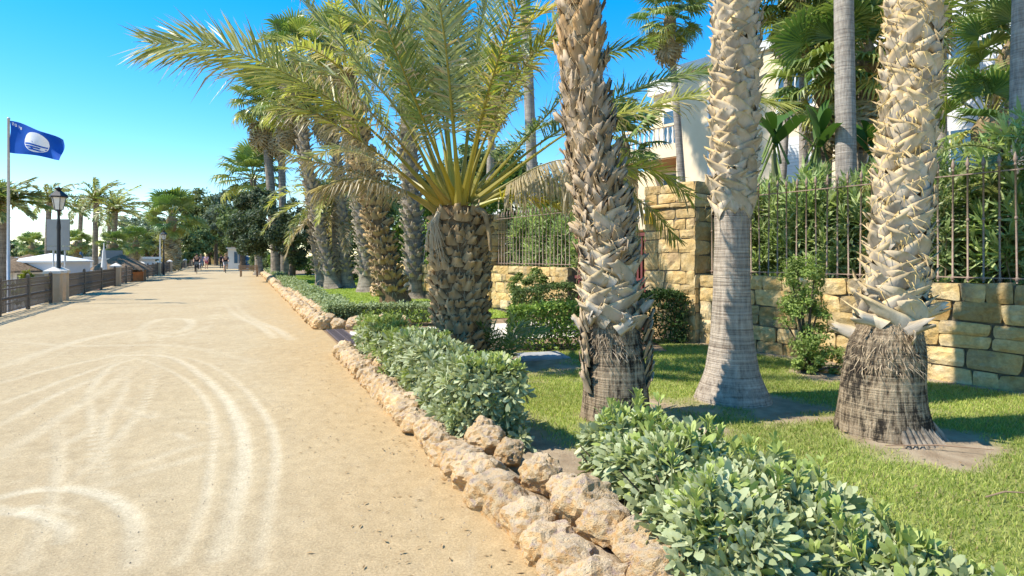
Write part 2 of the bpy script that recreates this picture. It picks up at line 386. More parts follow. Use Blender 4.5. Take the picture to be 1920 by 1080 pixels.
a = Acc(); a.add(np.column_stack([P2, z]), [], np.column_stack([np.clip(trk, 0, 1), edge, np.zeros(len(P2))]))
nr = len(ys); i = np.arange(nr - 1)[:, None] * nc; j = np.arange(nc - 1)[None, :]
a.F[(4, 0)] = [np.stack([i + j, i + j + 1, i + nc + j + 1, i + nc + j], -1).reshape(-1, 4)]
m, nt, b = nodes_of('promenade_sand', .95, .08)
v = coords(nt); sep = N(nt, 'ShaderNodeSeparateColor'); nt.links.new(attr(nt), sep.inputs[0])
big = noise(nt, v, .55, 5); mid = noise(nt, v, 7, 6, .7); fin = noise(nt, v, 70, 6, .8)
col = ramp(nt, big, [(.3, (.40, .31, .187)), (.7, (.455, .365, .227))])
col = mix(nt, mathn(nt, 'MULTIPLY', sep.outputs[1], .85), col, (.44, .305, .15))
col = mix(nt, mathn(nt, 'MULTIPLY', sep.outputs[0], .85, True), col, (.56, .485, .345))
st = noise(nt, coords(nt, 'Object', (1, .32, 1)), 3.2, 5, .65, 1.2)
col = mix(nt, mathn(nt, 'MULTIPLY', ramp(nt, st, [(.5, (0, 0, 0)), (.68, (1, 1, 1))]), .14), col, (.49, .42, .30))
col = mix(nt, 1.0, col, ramp(nt, mid, [(.3, (.88, .87, .85)), (.7, (1.1, 1.1, 1.1))]), 'MULTIPLY')
col = mix(nt, 1.0, col, ramp(nt, fin, [(.32, (.68, .66, .63)), (.62, (1.12, 1.12, 1.12))]), 'MULTIPLY')
nt.links.new(col, b.inputs['Base Color'])
bump(nt, b, mathn(nt, 'ADD', mathn(nt, 'MULTIPLY', mid, .8), mathn(nt, 'MULTIPLY', fin, .5)), .55, .03)
struct(a.build('path', m, None, True))
# loose grit on the promenade
gv = np.array([(-.5, -.5, 0), (.5, -.4, 0), (.45, .5, 0), (-.5, .45, 0), (0.05, 0, .7)]); gf = [(0, 1, 4), (1, 2, 4), (2, 3, 4), (3, 0, 4)]
n = 3500; gy = 1.8 + 12 * rng.random(n) ** 1.8; gx = kerb_x(gy) - .02 - 7 * rng.random(n) ** 1.6
th = rng.random(n) * 2 * PI; s_ = rng.uniform(.002, .008, n) * (1 + .05 * gy)
Rz = np.zeros((n, 3, 3)); Rz[:, 0, 0] = np.cos(th); Rz[:, 0, 1] = -np.sin(th); Rz[:, 1, 0] = np.sin(th); Rz[:, 1, 1] = np.cos(th); Rz[:, 2, 2] = .9
Rz *= s_[:, None, None]
a = Acc(); g_ = rng.uniform(.22, .5, (n, 1)); a.inst(gv, gf, Rz, np.column_stack([gx, gy, np.full(n, .014)]), g_ * np.array([[1, .82, .62]]))
o = stuff(a.build('gravel', M['strand'])); tag(o, 'loose grit scattered over the sandy promenade', 'gravel')

# paving of the entry between the two beds
a = Acc(); a.add([(-2.75, 9.9, .02), (-3.4, 12.3, .02), (1.1, 14.4, .02), (2.2, 11.7, .02), (-1.6, 10.9, .02)], [(0, 4, 3, 2, 1)][::-1])
struct(a.build('entry_path', M['slab']))
# drain grating across the entry
g0, g1 = gp(622, 622), gp(655, 650)
dr = thing('drain_grate', 'dark iron drain grating set in the sand at the garden entry', 'drain', (float(g0[0] + g1[0]) / 2 + .05, float(g0[1] + g1[1]) / 2, .036), math.atan2(g1[1] - g0[1], g1[0] - g0[0]))
Ld = 2.2
a = Acc(); 
for sy in (-.16, 0, .16): a.box((0, sy, .012), (Ld, .03, .02))
a.build('frame', M['grate'], dr)
bm_ = Acc().box((0, 0, 0), (.035, .125, .016)).mesh('slat', M['grate'])
for k in range(int(Ld / .06)):
    for sy in (-.08, .08): link('slat', bm_, dr, (-Ld / 2 + .03 + k * .06, sy, .012))
# ------------------------------------------------------------------ lawns
trunk_spots = [(.99, 5.6, .40), (2.4, 6.4, .42), (3.27, 5.18, .44), (-.73, 8.4, .9), (4.0, 8.0, .4)]
def lawn_mask(X, Y):
    k = np.sin(X * 2.1 + np.sin(Y * 1.7) * 1.3) * np.sin(Y * 2.6 + np.sin(X * 1.1)) * .5 + .25 * np.sin(X * 6.3 + Y * 4.1) * np.sin(Y * 7.7 - X * 3.0)
    m_ = np.ones_like(X)
    for tx, ty, r in trunk_spots:
        d = np.hypot((X - tx - .25) / 1.25, (Y - ty + .12)) / r
        m_ = np.minimum(m_, np.clip((d - 1.0 + .75 * k) * 2.2, 0, 1))
    # worn strip between the trunks, bare soil by the kerb, by the wall
    d = np.abs((Y - 5.85) + .35 * (X - 2.4)); m_ = np.minimum(m_, np.clip((d + .06 + .45 * k) * 2.4 + np.clip(np.abs(X - 2.7) - 1.2, 0, 9) * 2, 0, 1))
    m_ = np.minimum(m_, np.clip((X - kerb_x(Y) - 1.15 + .25 * k) * 2.5, 0, 1))
    wd = (X - WA[0]) * WN[0] + (Y - WA[1]) * WN[1]; m_ = np.minimum(m_, np.clip((wd - .15 + .2 * k) * 4, 0, 1))
    m_ = np.minimum(m_, np.clip((10.2 - Y + .6 * k + .5 * (X - .5)) * 2, 0, 1))
    return np.clip(m_ - np.clip(k - .42, 0, 1) * 1.5, 0, 1)
def ground_relief(X, Y):
    zz = .022 + .012 * np.sin(X * 3.1 + Y) * np.sin(Y * 2.7)
    for tx, ty, r in trunk_spots[:3]: zz = zz + .07 * np.exp(-((X - tx) ** 2 + (Y - ty) ** 2) / (r * .9) ** 2)
    return zz
gx, gy = np.meshgrid(np.linspace(-1.8, 9.5, 190), np.linspace(1.0, 11.2, 170)); mk = lawn_mask(gx, gy)
a = Acc(); a.add(np.column_stack([gx.ravel(), gy.ravel(), ground_relief(gx, gy).ravel()]), [], np.column_stack([mk.ravel()] * 3))
i = np.arange(169)[:, None] * 190; j = np.arange(189)[None, :]
q = np.stack([i + j, i + j + 1, i + 191 + j, i + 190 + j], -1).reshape(-1, 4)
cx, cy = gx.ravel()[q].mean(1), gy.ravel()[q].mean(1)
q = q[(cx > kerb_x(cy) + .3) & ((cx - WA[0]) * WN[0] + (cy - WA[1]) * WN[1] > -.3) & ~((cy > 9.7) & (cx < 2.6))]
a.F[(4, 0)] = [q]
m, nt, b = nodes_of('lawn_soil', .95, .05); v = coords(nt)
so_ = ramp(nt, noise(nt, v, 5, 6), [(.3, (.24, .175, .11)), (.7, (.42, .33, .22))])
gr_ = ramp(nt, noise(nt, v, 9, 5), [(.3, (.15, .20, .04)), (.7, (.32, .33, .11))])
sp = N(nt, 'ShaderNodeSeparateColor'); nt.links.new(attr(nt), sp.inputs[0])
nt.links.new(mix(nt, sp.outputs[0], so_, gr_), b.inputs['Base Color']); bump(nt, b, noise(nt, v, 50, 6, .7), .7, .03)
struct(a.build('lawn', m, None, True))
# blades
bt = np.array([(-.5, 0, 0), (.5, 0, 0), (.38, .12, .55), (-.38, .12, .55), (0, .45, 1.0)]); bf = [(0, 1, 2, 3), (3, 2, 4)]
def blades(acc, X, Y, Z, h, w, cols):
    n = len(X); th = rng.random(n) * 2 * PI; lean = rng.normal(0, .45, n); Rm = np.zeros((n, 3, 3))
    c, s = np.cos(th), np.sin(th)
    Rm[:, 0, 0] = c * w; Rm[:, 1, 0] = s * w; Rm[:, 0, 1] = -s * h; Rm[:, 1, 1] = c * h
    Rm[:, 2, 2] = h; Rm[:, 0, 2] = lean * h * c; Rm[:, 1, 2] = lean * h * s
    acc.inst(bt, bf, Rm, np.column_stack([X, Y, Z]), cols)
n = 400000; X = rng.uniform(-1.8, 9, n); Y = 1.2 + 9.2 * rng.random(n) ** 1.15
ok = (X > kerb_x(Y) + .9) & ((X - WA[0]) * WN[0] + (Y - WA[1]) * WN[1] > .05) & (np.abs(X) < Y * .95 + .6) & (rng.random(n) < lawn_mask(X, Y) ** 1.3) & ~((Y > 9.7) & (X < 2.6))
X, Y = X[ok], Y[ok]; n = len(X); mixr = rng.random((n, 1)) ** 1.3
patch = (.5 + .5 * np.sin(X * 1.3 + 2 * np.sin(Y * .9)) * np.sin(Y * 1.9 + np.sin(X)))[:, None]
cols = (1 - mixr) * np.array([[.18, .26, .035]]) + mixr * np.array([[.50, .50, .15]]); cols = cols * (.8 + .4 * patch)
dry = rng.random(n) < .10; cols[dry] = np.array([.36, .29, .14]) * rng.uniform(.7, 1.1, (dry.sum(), 1))
a = Acc(); blades(a, X, Y, ground_relief(X, Y) - .004, rng.uniform(.018, .052, n), rng.uniform(.004, .009, n), cols)
o = stuff(a.build('grass', M['grass'])); tag(o, 'mown green lawn grass around the palm trunks by the stone wall', 'grass')
# far lawn behind the clipped hedge
a = Acc(); xs = lambda y: float(kerb_x(y))
fl = [(xs(13.3) + .6, 13.3), (.2, 15.2), (-2.0, 22), (-5, 30), (-10, 48), (xs(48) + .6, 48)]
a.add([(x, y, .02) for x, y in fl], [(0, 1, 2, 3, 4, 5)])
struct(a.build('lawn', mottled('far_lawn', (.17, .25, .04), (.30, .36, .09), 1.3, .95, .05, 40, .5, .02)))
n = 90000; Y = 13.4 + 34 * rng.random(n) ** 1.6; X = kerb_x(Y) + .6 + rng.random(n) * 8
ok = X < np.interp(Y, [13.3, 15.2, 22, 30, 48], [-3, .2, -2.0, -5, -10]); X, Y = X[ok], Y[ok]; n = len(X); mixr = rng.random((n, 1))
a = Acc(); blades(a, X, Y, np.full(n, .018), rng.uniform(.03, .06, n), rng.uniform(.01, .022, n), (1 - mixr) * np.array([[.17, .27, .035]]) + mixr * np.array([[.44, .48, .11]]))
o = stuff(a.build('grass', M['grass'])); tag(o, 'bright sunlit lawn behind the low clipped hedge under the palm row', 'grass')

# dry leaf litter along the kerb, under the hedge and on the lawn
n = 900; Y = 2 + 8 * rng.random(n) ** 1.3; X = kerb_x(Y) + np.where(rng.random(n) < .35, -np.abs(rng.normal(0, .5, n)), .5 + 4.5 * rng.random(n)); X = np.where((X - WA[0]) * WN[0] + (Y - WA[1]) * WN[1] > .15, X, kerb_x(Y) + .9)
tv = np.array([(-.5, 0, 0), (0, -.16, .08), (.5, 0, .02), (0, .16, .06)]); th = rng.random(n) * 2 * PI; s_ = rng.uniform(.015, .05, n); Rm = np.zeros((n, 3, 3)); Rm[:, 0, 0] = np.cos(th); Rm[:, 0, 1] = -np.sin(th); Rm[:, 1, 0] = np.sin(th); Rm[:, 1, 1] = np.cos(th); Rm[:, 2, 2] = 1
on = X > kerb_x(Y) + .3; zz = np.where(on, ground_relief(X, Y) + .022, .022)
a = Acc(); a.inst(tv, [(0, 1, 2, 3)], Rm * s_[:, None, None], np.column_stack([X, Y, zz]), rng.uniform(.6, 1.3, (n, 1)) * np.array([[.34, .23, .12]]))
o = stuff(a.build('leaf_litter', M['strand'])); tag(o, 'dry brown leaf litter strewn along the kerb and lawn', 'leaf litter')
# ================================================================== PLANT BUILDERS
def frames(Nv, jit=.35, spin=None):
    """rotation matrices whose Z column follows Nv"""
    n = len(Nv); Z = nrm(Nv + rng.normal(0, jit, (n, 3))); A = nrm(np.cross(Z, rng.normal(0, 1, (n, 3)))); B = np.cross(Z, A)
    return np.stack([A, B, Z], -1)
# leaf templates, leaf along +Y, upper side +Z
def leaf_t(w=.36, curl=.12, fold=.10):
    st = [(.0, .06), (.3, .55), (.62, 1.0), (.88, .68)]
    v = []; 
    for t, k in st:
        zc = -curl * t * t + .0; v += [(-w / 2 * k, t, zc + fold * k * w), (w / 2 * k, t, zc + fold * k * w)]
    v.append((0, 1, -curl)); f = [(0, 1, 3, 2), (2, 3, 5, 4), (4, 5, 7, 6), (6, 7, 8)]
    return np.array(v), f
def simple_leaf(w=.45): return np.array([(0, 0, 0), (w / 2, .5, .05), (0, 1, -.05), (-w / 2, .5, .05)]), [(0, 1, 2, 3)]
def lance_leaf(w=.16): return np.array([(-.02, 0, 0), (.02, 0, 0), (w / 2, .5, .02), (-w / 2, .5, .02), (0, 1, -.10)]), [(0, 1, 2, 3), (3, 2, 4)]
def rosette(nl=11, L=.085, w=.36, spread=(.25, 1.25), seed=0, col=(.27, .31, .14), tipc=(.50, .53, .32), young=False):
    r = np.random.default_rng(seed); a = Acc(); tv, tf = leaf_t(w)
    Rm, T, cc = [], [], []
    for k in range(nl):
        az = k * 2.39996 + r.normal(0, .2); q = (k + .5) / nl; el = PI / 2 - (spread[0] + (spread[1] - spread[0]) * q) + r.normal(0, .12)
        d = np.array((math.cos(az) * math.cos(el), math.sin(az) * math.cos(el), math.sin(el))); ll = L * (.65 + .5 * q) * r.uniform(.85, 1.15)
        x = nrm(np.cross(d, (0, 0, 1.0))); zz = np.cross(x, d)
        Rm.append(np.stack([x, d, zz], -1) * ll); T.append(d * .008 + np.array((0, 0, -.035 * q)))
        mm = r.random(); base = np.array(col) * (1 - mm) + np.array(tipc) * mm
        cv = np.tile(base, (len(tv), 1)); cv[::2] *= .95; cc.append(cv)
    a.inst(tv, tf, np.array(Rm), np.array(T), np.array(cc)); return a
def acc_arrays(a):
    return np.concatenate(a.V), a.F, np.concatenate(a.Cc)
def scatter_acc(dst, src, R, T, tint):
    """instances of a whole accumulator, vectorised"""
    tv, tF, tc = acc_arrays(src); n, k = len(T), len(tv)
    v = np.einsum('nij,kj->nki', R, tv) + T[:, None, :]
    off = dst.n + np.arange(n)[:, None, None] * k
    for (kk, m), fl in tF.items():
        fa = np.concatenate(fl); dst.F.setdefault((kk, m), []).append((off + fa[None]).reshape(-1, kk))
    dst.V.append(v.reshape(-1, 3)); dst.Cc.append((tc[None] * tint[:, None, :]).reshape(-1, 3)); dst.n += n * k
def quat_of(R): return Matrix(R.tolist()).to_quaternion()

# ---- pittosporum rosettes (grey-green, some fresh yellow-green)
ROS = [rosette(11, .105, .32, seed=s) for s in range(5)]
ROSY = [rosette(9, .085, .32, (.1, .8), seed=s + 20, col=(.26, .33, .09), tipc=(.42, .46, .14)) for s in range(3)]
ROS_ME = [r.mesh('leaf_rosette', M['leaf']) for r in ROS]; ROSY_ME = [r.mesh('leaf_rosette', M['leaf']) for r in ROSY]
def pitto(parent_name, label, cat, P, Nv, group=None, young=.07, near=290, size=(.85, 1.25), inner=None, stems=None, loc=(0, 0, 0)):
    """shrub of leaf rosettes: the nearest are parts of their own"""
    t = thing(parent_name, label, cat, loc, 0, group); loc = np.array(loc, float)
    P = P - loc; d = np.linalg.norm(P + loc - np.array((0, 0, H)), axis=1); od = np.argsort(d)
    Rm = frames(Nv, .4); sc = rng.uniform(*size, len(P)); yg = rng.random(len(P)) < young * (1 + 1.5 * (Nv[:, 2] > .6)) * (1 + 2.5 * (P[:, 1] + loc[1] > 7))
    for i in od[:near]:
        k = rng.integers(0, 5); me = ROSY_ME[k % 3] if yg[i] else ROS_ME[k]
        up = P[i] + (np.array((0, 0, .05)) if yg[i] else 0)
        link('leaf_rosette', me, t, up, quat_of(Rm[i]), float(sc[i]))
    rest = od[near:]; a = Acc()
    for k in range(5):
        for young_, lib in ((False, ROS[k]), (True, ROSY[k % 3])):
            s_ = rest[(rest % 5 == k) & (yg[rest] == young_)]
            if len(s_): scatter_acc(a, lib, Rm[s_] * sc[s_][:, None, None], P[s_], rng.uniform(.85, 1.15, (len(s_), 1)) * np.ones((1, 3)))
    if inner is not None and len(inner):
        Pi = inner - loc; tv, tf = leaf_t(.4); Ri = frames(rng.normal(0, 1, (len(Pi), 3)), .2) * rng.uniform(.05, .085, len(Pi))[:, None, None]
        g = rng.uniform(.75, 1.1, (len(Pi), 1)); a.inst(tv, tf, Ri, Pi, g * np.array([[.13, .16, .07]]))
    if a.n: stuff(a.build('foliage', M['leaf'], t))
    if stems:
        a = Acc()
        for p0, p1 in stems:
            p0 = np.array(p0) - loc; p1 = np.array(p1) - loc; mid = (p0 + p1) / 2 + rng.normal(0, .02, 3)
            a.tube([p0, mid, p1], [.009, .007, .004], 5)
        stuff(a.build('stems', M['wood'], t))
    return t

# ---- feather frond of a date palm
GREENS = dict(green=((.13, .20, .045), (.27, .31, .085)), olive=((.27, .29, .055), (.48, .46, .13)), yellow=((.40, .36, .05), (.56, .46, .07)),
              grey=((.22, .255, .105), (.39, .41, .22)), dead=((.30, .22, .11), (.46, .37, .22)), lush=((.075, .15, .04), (.16, .24, .06)))
def resample(pts, n):
    pts = np.asarray(pts, float); d = np.concatenate([[0], np.cumsum(np.linalg.norm(np.diff(pts, axis=0), axis=1))]); s = np.linspace(0, d[-1], n)
    return np.stack([np.interp(s, d, pts[:, i]) for i in range(3)], -1), d[-1]
def frond(acc, pts, n=90, L=.46, w=.030, bare=.22, vee=.45, sag=.25, kind='olive', deadfrac=.06, wind=(.0, 0, 0), rr=.022, roll=None, racol=(.40, .34, .07), droopbase=0.0, two=True):
    P, tot = resample(smooth_line(pts, 8), 40); T = nrm(np.gradient(P, axis=0)); up = np.array((0, 0, 1.0))
    S = np.cross(T, up); S = nrm(S + np.array((1e-4, 0, 0))); U = np.cross(S, T)
    if roll is None: roll = rng.normal(0, .35)
    ra = (roll * np.linspace(.3, 1, 40))[:, None]; S, U = S * np.cos(ra) + U * np.sin(ra), U * np.cos(ra) - S * np.sin(ra)
    s = np.linspace(0, 1, 40); rc = np.array(racol)[None, :] * (1 - .35 * s[:, None]) + np.array([[.10, .14, .03]]) * (.35 * s[:, None])
    acc.tube(P, rr * (1.9 * np.exp(-s * 9) + 1 - .88 * s), 6, rc)
    c0, c1 = [np.array(c) for c in GREENS[kind]]
    ss = bare + (1 - bare) * np.linspace(0, 1, n); ss = np.concatenate([ss, ss]); side = np.repeat([1., -1.], n)
    ss = np.clip(ss + rng.normal(0, .004, 2 * n), 0, 1); q = (ss - bare) / (1 - bare)
    ip = lambda A: np.stack([np.interp(ss, s, A[:, i]) for i in range(3)], -1)
    p, tt, sd, uu = ip(P), ip(T), ip(S), ip(U)
    ll = L * (.40 + .60 * np.sin(PI * np.clip(q * .78 + .14, 0, 1)) ** .7) * rng.uniform(.82, 1.1, 2 * n)
    fa = np.radians(62 - 28 * q) + rng.normal(0, .10, 2 * n); vv = vee * (1 - .5 * q) + rng.normal(0, .22, 2 * n)
    dr = np.cos(fa)[:, None] * tt + np.sin(fa)[:, None] * (np.cos(vv)[:, None] * sd * side[:, None] + np.sin(vv)[:, None] * uu)
    dead = rng.random(2 * n) < deadfrac * (1 + 2 * (1 - q)); sg = sag * rng.uniform(.4, 1.6, 2 * n) + droopbase + dead * .9
    dr = nrm(dr + np.array(wind)); mid = p + dr * (ll * .55)[:, None] - up * (sg * ll * .25)[:, None]
    dr2 = nrm(dr - up * (sg * 1.2)[:, None] + np.array(wind) * .6); tip = mid + dr2 * (ll * .5)[:, None]
    wd = nrm(np.cross(dr, uu * .8 + rng.normal(0, .35, (2 * n, 3)))) * (w * .5 * rng.uniform(.8, 1.2, 2 * n))[:, None]
    v = np.stack([p - wd * .55, p + wd * .55, mid + wd, mid - wd, tip], 1)
    mm = rng.random((2 * n, 1)) ** 1.2; col = c0 * (1 - mm) + c1 * mm
    col[dead] = np.array([.42, .34, .2]) * rng.uniform(.75, 1.2, (dead.sum(), 1))
    cv = np.repeat(col[:, None, :], 5, 1); cv[:, 4] = cv[:, 4] * .6 + np.array([.34, .25, .12]) * .4
    off = acc.n + np.arange(2 * n)[:, None] * 5
    acc.F.setdefault((4, 0), []).append(off + np.array([[0, 1, 2, 3]])); acc.F.setdefault((3, 0), []).append(off + np.array([[3, 2, 4]]))
    acc.V.append(v.reshape(-1, 3)); acc.Cc.append(cv.reshape(-1, 3)); acc.n += 10 * n
def arc_pts(L, el0, bend, n=7):
    """curve in the XZ plane leaving at elevation el0 and bending down"""
    p = [np.zeros(3)]; 
    for k in range(n - 1):
        e = el0 - bend * ((k + .5) / (n - 1)) ** 1.3; p.append(p[-1] + L / (n - 1) * np.array((math.cos(e), 0, math.sin(e))))
    return np.array(p)
def feather_set(L, kinds, nleaf=46, leaf=.42, w=.05, wind=(0, 0, 0), rr=.02, **kw):
    out = []
    for i, (el, bend, kind) in enumerate(kinds):
        a = Acc(); frond(a, arc_pts(L * rng.uniform(.9, 1.1), math.radians(el), math.radians(bend)), nleaf, leaf, w, kind=kind, bare=.12, rr=rr, wind=wind, **kw)
        out.append((el, a.mesh('frond', M['frond'])))
    return out
def rotz(P, a): c, s = math.cos(a), math.sin(a); return P @ np.array([[c, s, 0], [-s, c, 0], [0, 0, 1]])

# ---- fan leaf of a washingtonia
def fan_leaf(seed, R=.8, lp=.9, nseg=24, kind='green', dro=.35):
    r = np.random.default_rng(seed); a = Acc(); c0, c1 = [np.array(c) for c in GREENS[kind]]
    pe = np.array([(0, 0, 0), (lp * .5, 0, .05), (lp, 0, 0)]); a.tube(pe, [.03, .018, .014], 5, (.30, .30, .07) if kind != 'dead' else (.35, .26, .15))
    hub = np.array((lp, 0, 0)); A = np.radians(118); da = 2 * A / nseg
    for k in range(nseg):
        th = -A + (k + .5) * da; rr = R * (.62 + .38 * math.cos(th * .55)) * r.uniform(.9, 1.08)
        d = np.array((math.cos(th), math.sin(th), 0)); pz = np.array((-math.sin(th), math.cos(th), 0)); cup = .16 * abs(math.sin(th)) * R
        def pt(q, off, zz): return hub + d * rr * q + pz * off + np.array((0, 0, zz + cup * q))
        hw = .5 * rr * math.tan(da / 2) * 1.05; dz = -dro * R * r.uniform(.5, 1.5)
        V = [hub, pt(.5, -hw, 0), pt(.5, 0, .035 * R), pt(.5, hw, 0), pt(.78, -hw * .85, dz * .22), pt(.78, hw * .85, dz * .22), pt(.97, r.normal(0, .02), dz)]
        mm = r.random(); c = c0 * (1 - mm) + c1 * mm; cv = np.tile(c, (7, 1)); cv[6] = cv[6] * .6 + np.array((.3, .25, .1)) * .4
        a.add(V, [(0, 1, 2), (0, 2, 3), (1, 4, 2), (2, 5, 3), (2, 4, 5), (4, 6, 5)], cv)
    return a
FAN = [fan_leaf(s, kind='green').mesh('fan_leaf', M['fan']) for s in range(3)] + [fan_leaf(9, kind='lush').mesh('fan_leaf', M['fan'])]
FAN_Y = fan_leaf(5, kind='olive', dro=.45).mesh('fan_leaf', M['fan']); FAN_D = fan_leaf(6, .75, .8, kind='dead', dro=.8, nseg=18).mesh('fan_leaf', M['fan'])
def trunk_mesh(parent, pts, rad, mat, sides=20, lob=None, char=None, n=40, name='trunk'):
    P, tot = resample(smooth_line(pts, 8) if len(pts) > 2 else pts, n); s = np.linspace(0, 1, n)
    r = np.interp(s, *zip(*rad)) if isinstance(rad, list) else np.full(n, rad)
    col = np.ones((n, 3)) if char is None else np.repeat(np.clip(np.interp(s, *zip(*char)), 0, 1)[:, None], 3, 1)
    a = Acc(); a.tube(P, r, sides, col, lob=lob); o = a.build(name, mat, parent, True); return P, r
def fan_palm(label, base, top, rad, cr=1.0, n=30, mat='bark_thin', group=None, dead=4, bend=.0, az=None, name='fan_palm', lo=-50, flare=1.5, skirt=0, wind=0):
    base = np.array(base, float); top = np.array(top, float); t = thing(name, label, 'palm tree', base, 0, group)
    mid = (base + top) / 2 + np.array((bend, 0, 0)); hgt = top[2] - base[2]
    trunk_mesh(t, [np.zeros(3), mid - base, top - base], [(0, rad * flare), (min(.12, .5 / hgt), rad * 1.08), (.85, rad * .9), (1, rad * 1.05)], M[mat], 14, n=36)
    hd = Acc(); hd.lathe(top - base, [(rad * .9, -.7 * cr), (rad * 1.7, -.35 * cr), (rad * 1.7, 0), (rad * .6, .35 * cr), (.02, .5 * cr)], 10); hd.build('crown_shaft', M['fibre'], t, True)
    for k in range(n):
        q = k / (n - 1); el = math.radians(82 + (lo - 82) * q + rng.normal(0, 7)); a_ = k * 2.39996 + rng.normal(0, .15)
        me = FAN[rng.integers(0, 4)] if q < .8 or rng.random() < .4 else FAN_Y
        sc = cr * (.75 + .35 * math.sin(PI * min(1, q + .2))) * rng.uniform(.9, 1.1)
        R = Matrix.Rotation(a_, 4, 'Z') @ Matrix.Rotation(-el, 4, 'Y') @ Matrix.Rotation(rng.normal(0, .3), 4, 'X')
        link('fan_leaf', me, t, top - base + np.array((0, 0, .15 * cr - .3 * cr * q)), R.to_quaternion(), float(sc))
    for k in range(dead):
        a_ = k * 2.39996 + 1; R = Matrix.Rotation(a_, 4, 'Z') @ Matrix.Rotation(math.radians(rng.uniform(62, 82)), 4, 'Y')
        link('fan_leaf', FAN_D, t, top - base + np.array((0, 0, -.25 * cr - rng.uniform(0, .4) * cr - skirt * rng.random())), R.to_quaternion(), float(cr * rng.uniform(.7, 1.0)))
    return t
def feather_palm(label, base, top, rad, fset, n=30, mat='bark_far', group=None, name='date_palm', scale=1.0, lo=-40, tilt=(0, 0), bend=0, sides=12, flare=1.25, hi=80):
    base = np.array(base, float); top = np.array(top, float); t = thing(name, label, 'palm tree', base, 0, group)
    trunk_mesh(t, [np.zeros(3), (top - base) / 2 + np.array((bend, 0, 0)), top - base], [(0, rad * flare), (.15, rad), (.9, rad), (1, rad * 1.15)], M[mat], sides, n=30)
    els = np.array([f[0] for f in fset])
    for k in range(n):
        q = k / (n - 1); el = hi + (lo - hi) * q; i = int(np.abs(els - el + rng.normal(0, 8)).argmin()); a_ = k * 2.39996 + rng.normal(0, .2)
        R = Matrix.Rotation(tilt[0], 4, 'Y') @ Matrix.Rotation(tilt[1], 4, 'X') @ Matrix.Rotation(a_, 4, 'Z') @ Matrix.Rotation(math.radians(els[i] - el), 4, 'Y')
        link('frond', fset[i][1], t, top - base, R.to_quaternion(), float(scale * rng.uniform(.85, 1.1)))
    return t
# ---- cut leaf bases (boots) that clothe a trunk
def boot_mesh(seed, l=.30, w=.19, th=.022, edge=(.50, .36, .16), mid=(.50, .46, .42), arch=.05, curl=.06, skew=0., ragged=.25, taper=.75):
    r = np.random.default_rng(seed); nu, nv = 7, 5; vo, vi, co = [], [], []
    end = 1 + r.normal(0, ragged * .5, nu); end[nu // 2] -= r.uniform(0, .3); end[r.integers(0, nu)] += .15 ; kx = r.normal(0, .02)
    for iv in range(nv):
        t = iv / (nv - 1)
        for iu in range(nu):
            u = -1 + 2 * iu / (nu - 1); tt = t * (end[iu] if iv == nv - 1 else 1)
            ww = w / 2 * (1.0 - (1 - taper) * t) * (1 + .10 * math.sin(6 * t + seed))
            y = arch * (1 - u * u) + curl * t ** 2 + r.normal(0, .003); x = u * ww + skew * t * l + kx * t * t
            vo.append((x, y, tt * l)); vi.append((x * .96, y - th * (1 - .5 * abs(u)), tt * l * .99))
            k = min(1, abs(u) ** 2 * .9 + .5 * (iv == nv - 1) * r.random() + .12 * r.random()); co.append(np.array(mid) * (1 - k) + np.array(edge) * k)
    nn = nu * nv; f = []
    for iv in range(nv - 1):
        for iu in range(nu - 1):
            a0 = iv * nu + iu; f.append((a0, a0 + 1, a0 + nu + 1, a0 + nu)); f.append((nn + a0, nn + a0 + nu, nn + a0 + nu + 1, nn + a0 + 1))
        f.append((iv * nu, iv * nu + nu, nn + iv * nu + nu, nn + iv * nu)); b0 = iv * nu + nu - 1; f.append((b0, nn + b0, nn + b0 + nu, b0 + nu))
    for iu in range(nu - 1): a0 = (nv - 1) * nu + iu; f.append((a0, a0 + 1, nn + a0 + 1, nn + a0))
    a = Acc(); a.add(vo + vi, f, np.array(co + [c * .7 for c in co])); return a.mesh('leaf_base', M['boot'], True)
def boots(parent, P, rad, z0, z1, dz, per, meshes, tilt=.45, lean=.3, sc=(.85, 1.15), limit=300, r_in=.92, sgn=True, jz=.3, alt=.5):
    zs = P[:, 2]; k = 0; cnt = 0; zz = z0
    while zz < z1 and cnt < limit:
        for j in range(per):
            if cnt >= limit: break
            a_ = (j + alt * (k % 2)) * 2 * PI / per + .13 * k + rng.normal(0, .08); z = zz + rng.normal(0, dz * jz)
            c = np.array((np.interp(z, zs, P[:, 0]), np.interp(z, zs, P[:, 1]), z)); r = np.interp(z, zs, rad) * r_in
            me = meshes[rng.integers(0, len(meshes))]; ln = (lean if (k % 2 or not sgn) else -lean) + rng.normal(0, .12)
            link('leaf_base', me, parent, c + r * np.array((math.cos(a_), math.sin(a_), 0)), (-(tilt + rng.normal(0, .1)), ln, a_ - PI / 2), float(rng.uniform(*sc)))
            cnt += 1
        zz += dz; k += 1
    return cnt
